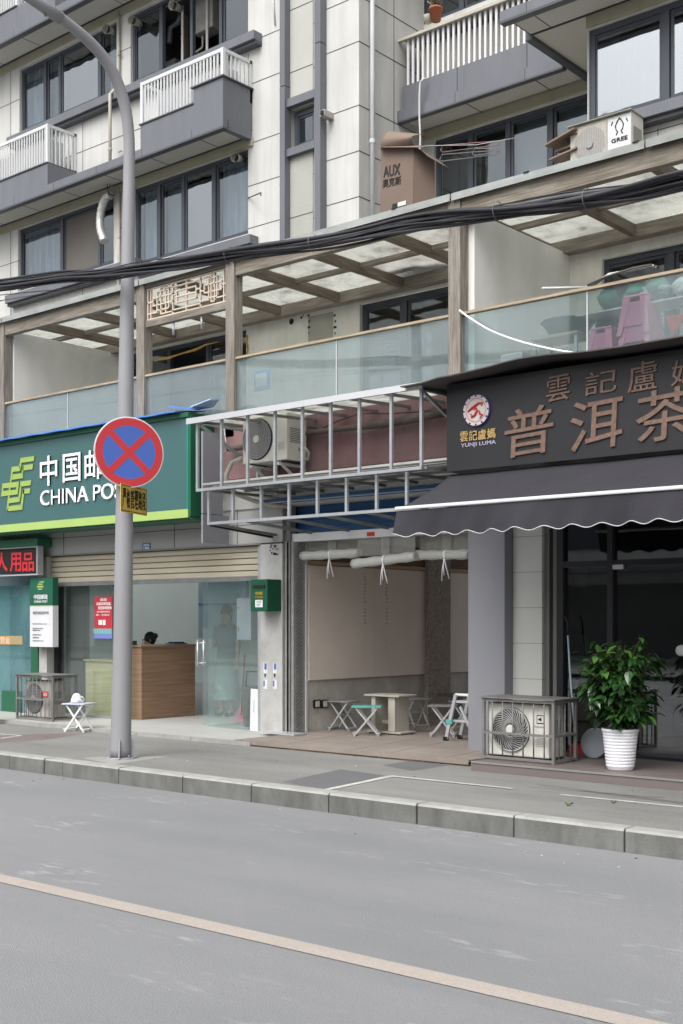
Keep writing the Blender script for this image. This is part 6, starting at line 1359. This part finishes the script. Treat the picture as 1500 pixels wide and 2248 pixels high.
# ================================================================ folding stools and tables
def fold_stool(w_=.34, d_=.28, h=.36, top=SIL, legs=SIL, name='folding_stool', label='', grp='small folding stools'):
    t = thing(name, label, 'stool', (0, 0, 0), grp)
    m_ = MB(); m_.box(-w_ / 2, w_ / 2, -d_ / 2, d_ / 2, h - .018, h, top); m_.build('seat', t, bevel=.006)
    for sy in (-1, 1):
        y = sy * (d_ / 2 - .03)
        for q, sx in enumerate((-1, 1)):
            m_ = MB(); yy = y + .012 * q; m_.bar((sx * w_ * .42, yy, 0.0), (-sx * w_ * .36, yy, h - .02), .02, .012, legs, up=(0, 1, 0)); m_.build('leg', t)
    m_ = MB()
    for sx in (-1, 1): MB().bar((sx * w_ * .40, -d_ / 2 + .02, .035), (sx * w_ * .40, d_ / 2 - .02, .035), .035, .012, legs).build('crossbar', t)
    m_.bar((-w_ * .02, -d_ / 2 + .03, h * .52), (-w_ * .02, d_ / 2 - .03, h * .52), .012, .012, legs); m_.build('pivot_rod', t); return t
c = gp(160, 1607, ZP)
s1 = fold_stool(.34, .30, .37, top=mat('pale blue seat', (.50, .52, .62), .5), legs=LETW, label='white folding stool on the pavement outside the post office'); s1.location = (c.x, c.y + .1, ZP); s1.rotation_euler = (0, 0, R(20))
s2 = fold_stool(.36, .30, .355, top=TEALP, legs=SIL, label='folding stool with a teal seat in front of the small table'); c = gp(792, 1616, .222); s2.location = (c.x, c.y + .12, .223); s2.rotation_euler = (0, 0, R(35))
ga = fold_stool(.34, .28, .37, top=mat('grey seat', (.22, .22, .22), .6), legs=SIL, label='grey folding stool near the wall socket behind the teal one'); c = gp(742, 1604, .222); ga.location = (c.x, c.y + .1, .223); ga.rotation_euler = (0, 0, R(10))
for px, py, rz, lab in ((902, 1597, -20, 'grey folding stool just right of the small table'), (962, 1617, 30, 'folding stool left of the aluminium step stool'), (1012, 1605, 5, 'folding stool behind the aluminium step stool')):
    c = gp(px, py, .222); copy_thing(ga, (c.x, c.y + .1, .223), R(rz), lab)
# folding table
c = gp(840, 1612, .222); tbt = thing('folding_table', 'low white folding table in the middle of the empty shop', 'table', (c.x, c.y + .15, .223)); x, y = c.x, c.y + .15; TW = mat('cream laminate', (.44, .42, .36), .6, .06)
MB().box(x - .27, x + .27, y - .18, y + .18, .68, .70, TW).build('tabletop', tbt, bevel=.004)
for dx in (-.14, .16): MB().box(x + dx - .02 - (.06 if dx > 0 else .02), x + dx + .02, y - .14, y + .14, .26, .679, TW).build('leg', tbt); 
MB().box(x - .25, x + .27, y - .14, y + .16, .235, .258, TW).build('foot_shelf', tbt, bevel=.004); MB().box(x - .17, x + .14, y - .01, y + .01, .34, .38, TW).build('stretcher', tbt)
m_ = MB()
for dx in (-.21, .23):
    for dy in (-.12, .14): m_.lathe((x + dx, y + dy, .236), [(0, -.012), (.022, -.012), (.022, 0)], BLK, 12)
m_.build('caster', tbt)
# step stool
c = gp(1000, 1628, .222); c.y += .15; ss_ = thing('step_stool', 'aluminium folding step stool with teal joints half hidden by the grey column', 'step stool', (c.x, c.y, .223)); x, y = c.x + .08, c.y
for sy in (-.14, .14):
    MB().bar((x - .22, y + sy, .223), (x - .08, y + sy, .76), .04, .025, SIL, up=(0, 1, 0)).build('front_leg', ss_); MB().bar((x + .22, y + sy, .223), (x - .02, y + sy, .62), .03, .02, SIL, up=(0, 1, 0)).build('rear_leg', ss_)
    MB().box(x - .245, x - .195, y + sy - .022, y + sy + .022, .224, .27, BLK).build('foot', ss_); MB().box(x - .20, x - .12, y + sy - .024, y + sy + .024, .42, .47, TEALP).build('joint', ss_)
MB().box(x - .1, x + .22, y - .14, y + .14, .66, .69, SIL).build('step', ss_, bevel=.004); MB().box(x - .16, x + .15, y - .13, y + .13, .44, .465, SIL).build('step', ss_, bevel=.004); MB().box(x - .1, x + .2, y - .13, y - .11, .74, .77, LETW).build('hand_rail', ss_, bevel=.006)
# bench at back
bn_ = thing('low_bench', 'dark low bench against the back of the empty shop', 'bench', (-8.8, 13.8, .223)); MB().box(-9.9, -7.7, 13.6, 13.9, .56, .60, mat('dark bench top', (.10, .075, .06), .6)).build('seat', bn_)
for xx in (-9.7, -7.9): MB().box(xx - .03, xx + .03, 13.62, 13.88, .223, .559, GALVD).build('leg', bn_)
# wall sockets
for px, lab in ((694, 'left dark framed wall socket low on the concrete wall'), (711, 'right dark framed wall socket low on the concrete wall')):
    p = wx(px, 1545, XI); m_ = MB(); m_.box(XI + .001, XI + .025, p.y - .06, p.y + .06, p.z - .05, p.z + .05, BLK); m_.box(XI + .025, XI + .03, p.y - .035, p.y + .035, p.z - .035, p.z + .035, ACW)
    for dz_ in (-.015, .015): m_.box(XI + .03, XI + .031, p.y - .01, p.y + .01, p.z + dz_ - .004, p.z + dz_ + .004, BLK)
    tag(m_.build('wall_socket', bevel=.002), lab, 'socket', 'wall sockets in the empty shop')
# face mask on the white stool
c = s1.location + Vector((-.03, 0, .375)); fm_ = thing('face_mask', 'white folded dust mask lying on the white folding stool', 'mask', c); MW = mat('mask white', (.80, .80, .82), .8)
m_ = MB(); prof = [(0, .12), (.03, .115), (.055, .085), (.07, .04), (.078, .004), (.072, .0), (0, .02)]; m_.lathe(c + Vector((-.02, 0, 0)), prof, MW, 14); o = m_.build('cup', fm_)
m_ = MB(); m_.tube([c + Vector((.04, -.03, .03)), c + Vector((.09, -.04, .05)), c + Vector((.13, -.02, .03)), c + Vector((.10, .02, .008)), c + Vector((.05, .02, .01))], .006, MW, 6); m_.tube([c + Vector((.03, .0, .06)), c + Vector((.07, .02, .08)), c + Vector((.09, .04, .04)), c + Vector((.04, .05, .01))], .006, MW, 6); m_.build('ear_loop', fm_)

# ---- rolled vinyl door curtains
for (a, b, lab, straps) in (((662, 1221), (790, 1214), 'left rolled clear vinyl curtain tied up over the empty shop doorway', (730,)), ((776, 1238), (914, 1221), 'sagging middle rolled clear vinyl curtain tied up over the doorway', (848,)), ((912, 1219), (1032, 1217), 'right rolled clear vinyl curtain tied up beside the grey column', (982,))):
    Y = 11.12 if a[0] != 776 else 11.02; A, Bq = at(*a, Y), at(*b, Y); t = thing('rolled_curtain', lab, 'curtain', (A + Bq) / 2, 'rolled up vinyl door curtains')
    n = 14; P = [A.lerp(Bq, i / n) for i in range(n + 1)]; MB().tube(P, [.055 + .005 * math.sin(i * 1.7) for i in range(n + 1)], VINR, 16).build('roll', t)
    m_ = MB()
    for sx in straps:
        u_ = (sx - a[0]) / (b[0] - a[0]); c = A.lerp(Bq, u_); m_.lathe(c, [(.062, -.012), (.062, .012)], LETW, 16, 'x')
        for dx, l_ in ((-.03, .24), (.0, .18), (.07, .22)): m_.tube([c + Vector((0, -.05, -.04)), c + Vector((dx * .6, -.06, -.05 - l_ * .5)), c + Vector((dx, -.05, -.05 - l_))], .006, LETW, 5)
        m_.box(c.x - .06, c.x + .06, c.y + .0, c.y + .004, c.z + .05, 2.56, VIN)
    m_.build('strap', t)
    MB().box(A.x + .04, Bq.x - .04, Y + .03, Y + .034, max(A.z, Bq.z) + .03, 2.56, VIN).build('hanging_sheet', t)

# ================================================================ by the tea shop door
c = gp(1348, 1692, .252); c.y += .12; px_, py_ = c.x, c.y; pt_ = thing('potted_plant', 'leafy green shrub in a white ribbed pot outside the tea shop', 'potted plant', (px_, py_, .252))
prof = [(0, .0), (.112, .0), (.118, .012)]
for k in range(11): z_ = .03 + .0285 * k; r = .120 + .036 * z_ / .35 + .004; prof += [(r - .004, z_ - .002), (r + .001, z_ + .004), (r + .002, z_ + .018), (r - .002, z_ + .023)]
prof += [(.163, .345), (.168, .350), (.168, .372), (.158, .374), (.150, .345), (0, .34)]
MB().lathe((px_, py_, .252), prof, POTW, 48).build('pot', pt_); MB().lathe((px_, py_, .252 + .335), [(0, .012), (.15, .006)], SOIL, 24).build('soil', pt_)
random.seed(21); stm = MB(); lv = MB(); ly = MB()
def leaf(mb, p, d, L_, Wd_, m, droop=.3):
    d = d.normalized(); sd = d.cross(Vector((0, 0, 1)));
    if sd.length < .1: sd = Vector((1, 0, 0))
    sd.normalize(); sd = (sd + Vector((random.uniform(-.3, .3), random.uniform(-.3, .3), random.uniform(-.45, .45)))).normalized(); nn = sd.cross(d).normalized(); pts_ = []
    prof_ = [(0, .0), (.18, .75), (.42, 1.0), (.68, .7), (.88, .25), (1.0, 0)]
    vs = []; 
    for t, w__ in prof_:
        cc = p + d * L_ * t - Vector((0, 0, 1)) * droop * L_ * t * t; f_ = nn * (.12 * Wd_ * w__)
        vs += [cc + sd * Wd_ * w__ / 2 + f_, cc, cc - sd * Wd_ * w__ / 2 + f_]
    fs = []
    for i in range(5): fs += [(3 * i, 3 * i + 1, 3 * i + 4, 3 * i + 3), (3 * i + 1, 3 * i + 2, 3 * i + 5, 3 * i + 4)]
    mb.add(vs, fs, m, False)
base_ = Vector((px_, py_, .59)); heads = []
for k in range(78):
    a = random.uniform(0, 6.28); el = random.uniform(.0, 1.0); rr = .05 + .36 * math.sin(math.pi * min(1, .14 + el * .76)) * random.uniform(.45, 1.08)
    hz = .12 + .70 * el + random.uniform(-.05, .05); tip = base_ + Vector((math.cos(a) * rr, math.sin(a) * rr, hz)); mid = base_ + Vector((math.cos(a) * rr * .25, math.sin(a) * rr * .25, hz * .62))
    stm.tube(smooth([base_, mid, tip], 3), [.006, .006, .005, .005, .004, .003, .003], STEM, 5)
    for q in range(random.randint(14, 20)):
        t = random.uniform(.45, 1.05); p = (mid.lerp(tip, (t - .4) / .6)) + Vector((random.uniform(-.05, .05), random.uniform(-.05, .05), random.uniform(-.05, .05)))
        d = Vector((math.cos(a + random.uniform(-1.3, 1.3)), math.sin(a + random.uniform(-1.3, 1.3)), random.uniform(-.7, .35))); s_ = random.uniform(.07, .12)
        if p.z < base_.z + .09: continue
        young = (el > .75 and random.random() < .25) or random.random() < .04; leaf(ly if young else lv, p, d, s_, s_ * random.uniform(.5, .68), LEAF2 if young else LEAF, random.uniform(.1, .5))
stm.tube([base_ - Vector((0, 0, .02)), base_ + Vector((.01, 0, .25)), base_ + Vector((-.01, .01, .5))], [.016, .013, .008], STEM, 8); stm.build('stem', pt_); lv.build('foliage', pt_); ly.build('young_foliage', pt_)
# grey lid leaning
c = gp(1300, 1665, .252); cy_ = c.y + .05; lid = MB(); r = .148; cc = Vector((c.x, cy_, .252 + r - .002))
lid.lathe((0, 0, 0), [(0, 0), (r * .9, .0), (r * .93, -.010), (r, -.012), (r, .004), (0, .012)], mat('grey pan', (.22, .24, .27), .45, .05), 40, 'y'); tl = Matrix.Translation(cc) @ Matrix.Rotation(R(-12), 4, 'X'); tag(lid.build('round_tray', xf=tl), 'grey round tray leaning on its edge beside the white pot', 'tray')
mp_ = thing('mop', 'thin pale mop handle leaning in the tea shop corner', 'mop', at(1262, 1600, 10.9)); MB().tube([at(1265, 1640, 10.75), at(1252, 1480, 10.85), at(1247, 1395, 10.9)], .010, mat('pale blue handle', (.35, .45, .50), .4), 8).build('handle', mp_)
MB().tube([at(1247, 1395, 10.9), at(1246, 1365, 10.9), at(1240, 1352, 10.9)], .010, BLK, 8).build('grip', mp_); c = gp(1266, 1662, .252); 
m_ = MB(); q0 = at(1265, 1640, 10.75); m_.slab([q0 + Vector((-.1, -.02, -.07)), q0 + Vector((.1, -.02, -.07)), q0 + Vector((.06, .02, .03)), q0 + Vector((-.06, .02, .03))], (0, .03, 0), RED); m_.build('head', mp_)

# ================================================================ left edge: rear of a pale parked scooter sliver
m_ = MB(); c = gp(-12, 1590, ZP); ellip(m_, c + Vector((-.05, 0, .32)), .10, .12, .30, LETW); tag(m_.build('white_sack'), 'pale rounded bag just cut off by the left edge of the picture', 'bag')

# ================================================================ across the road (seen only in reflections)
def far_block(x0, x1, h, m, label, seed):
    t = thing('far_building', label, 'building', ((x0 + x1) / 2, -16, 0)); m_ = MB(); m_.box(x0, x1, -30, -18, 0, h, m); m_.build('wall', t); random.seed(seed)
    m_ = MB(); z_ = 4.2
    while z_ < h - 1.6:
        x = x0 + .8
        while x < x1 - 2: w_ = random.choice((1.4, 2.2)); m_.box(x, x + w_, -17.99, -17.9, z_, z_ + 1.4, FRAME); x += w_ + 1.0
        z_ += 3.0
    m_.build('window_row', t); m_ = MB(); m_.box(x0, x1, -18.0, -16.9, 3.3, 3.5, CLAD); m_.box(x0 + .5, x1 - .5, -17.99, -17.9, .3, 2.9, ROOM); m_.build('shop_row', t)
far_block(-62, -34, 9, mat('far beige wall', (.40, .39, .36), .9, .1, .4), 'beige block across the road seen in reflections', 1); far_block(-32, -12, 8, mat('far white wall', (.52, .52, .51), .9, .1, .4), 'white block across the road seen in reflections', 2); far_block(-9, 14, 9, mat('far grey wall', (.35, .35, .35), .9, .1, .4), 'grey block across the road seen in reflections', 3)

tw_ = thing('far_tower', 'tall slim grey tower far across the road seen only in reflections', 'building', (-72, -110, 0)); m_ = MB(); m_.box(-76, -70, -118, -110, 0, 64, mat('tower wall', (.30, .31, .33), .8, .1, .2)); m_.build('wall', tw_)
m_ = MB()
for k in range(18): m_.box(-75.5, -70.5, -109.98, -109.8, 5 + 3.2 * k, 6.8 + 3.2 * k, FRAME)
m_.build('window_row', tw_)

random.seed(33); m_ = MB()
for k in range(70):
    x = random.uniform(-14, -2); y = KY - abs(random.gauss(0, .35)) - .02 if random.random() < .7 else random.uniform(KY + .2, 9.8); z_ = .001 if y < KY else ZP + .001; q = random.uniform(.006, .018)
    m_.slab([(x, y, z_), (x + q, y + q * .3, z_), (x + q * .8, y + q, z_), (x - q * .3, y + q * .7, z_)], (0, 0, q * .35), random.choice((PALEC, PLINE, STEM, PLINE)))
o = m_.build('road_grit'); o['kind'] = 'stuff'; o['label'] = 'scattered pale grit along the kerb and pavement'
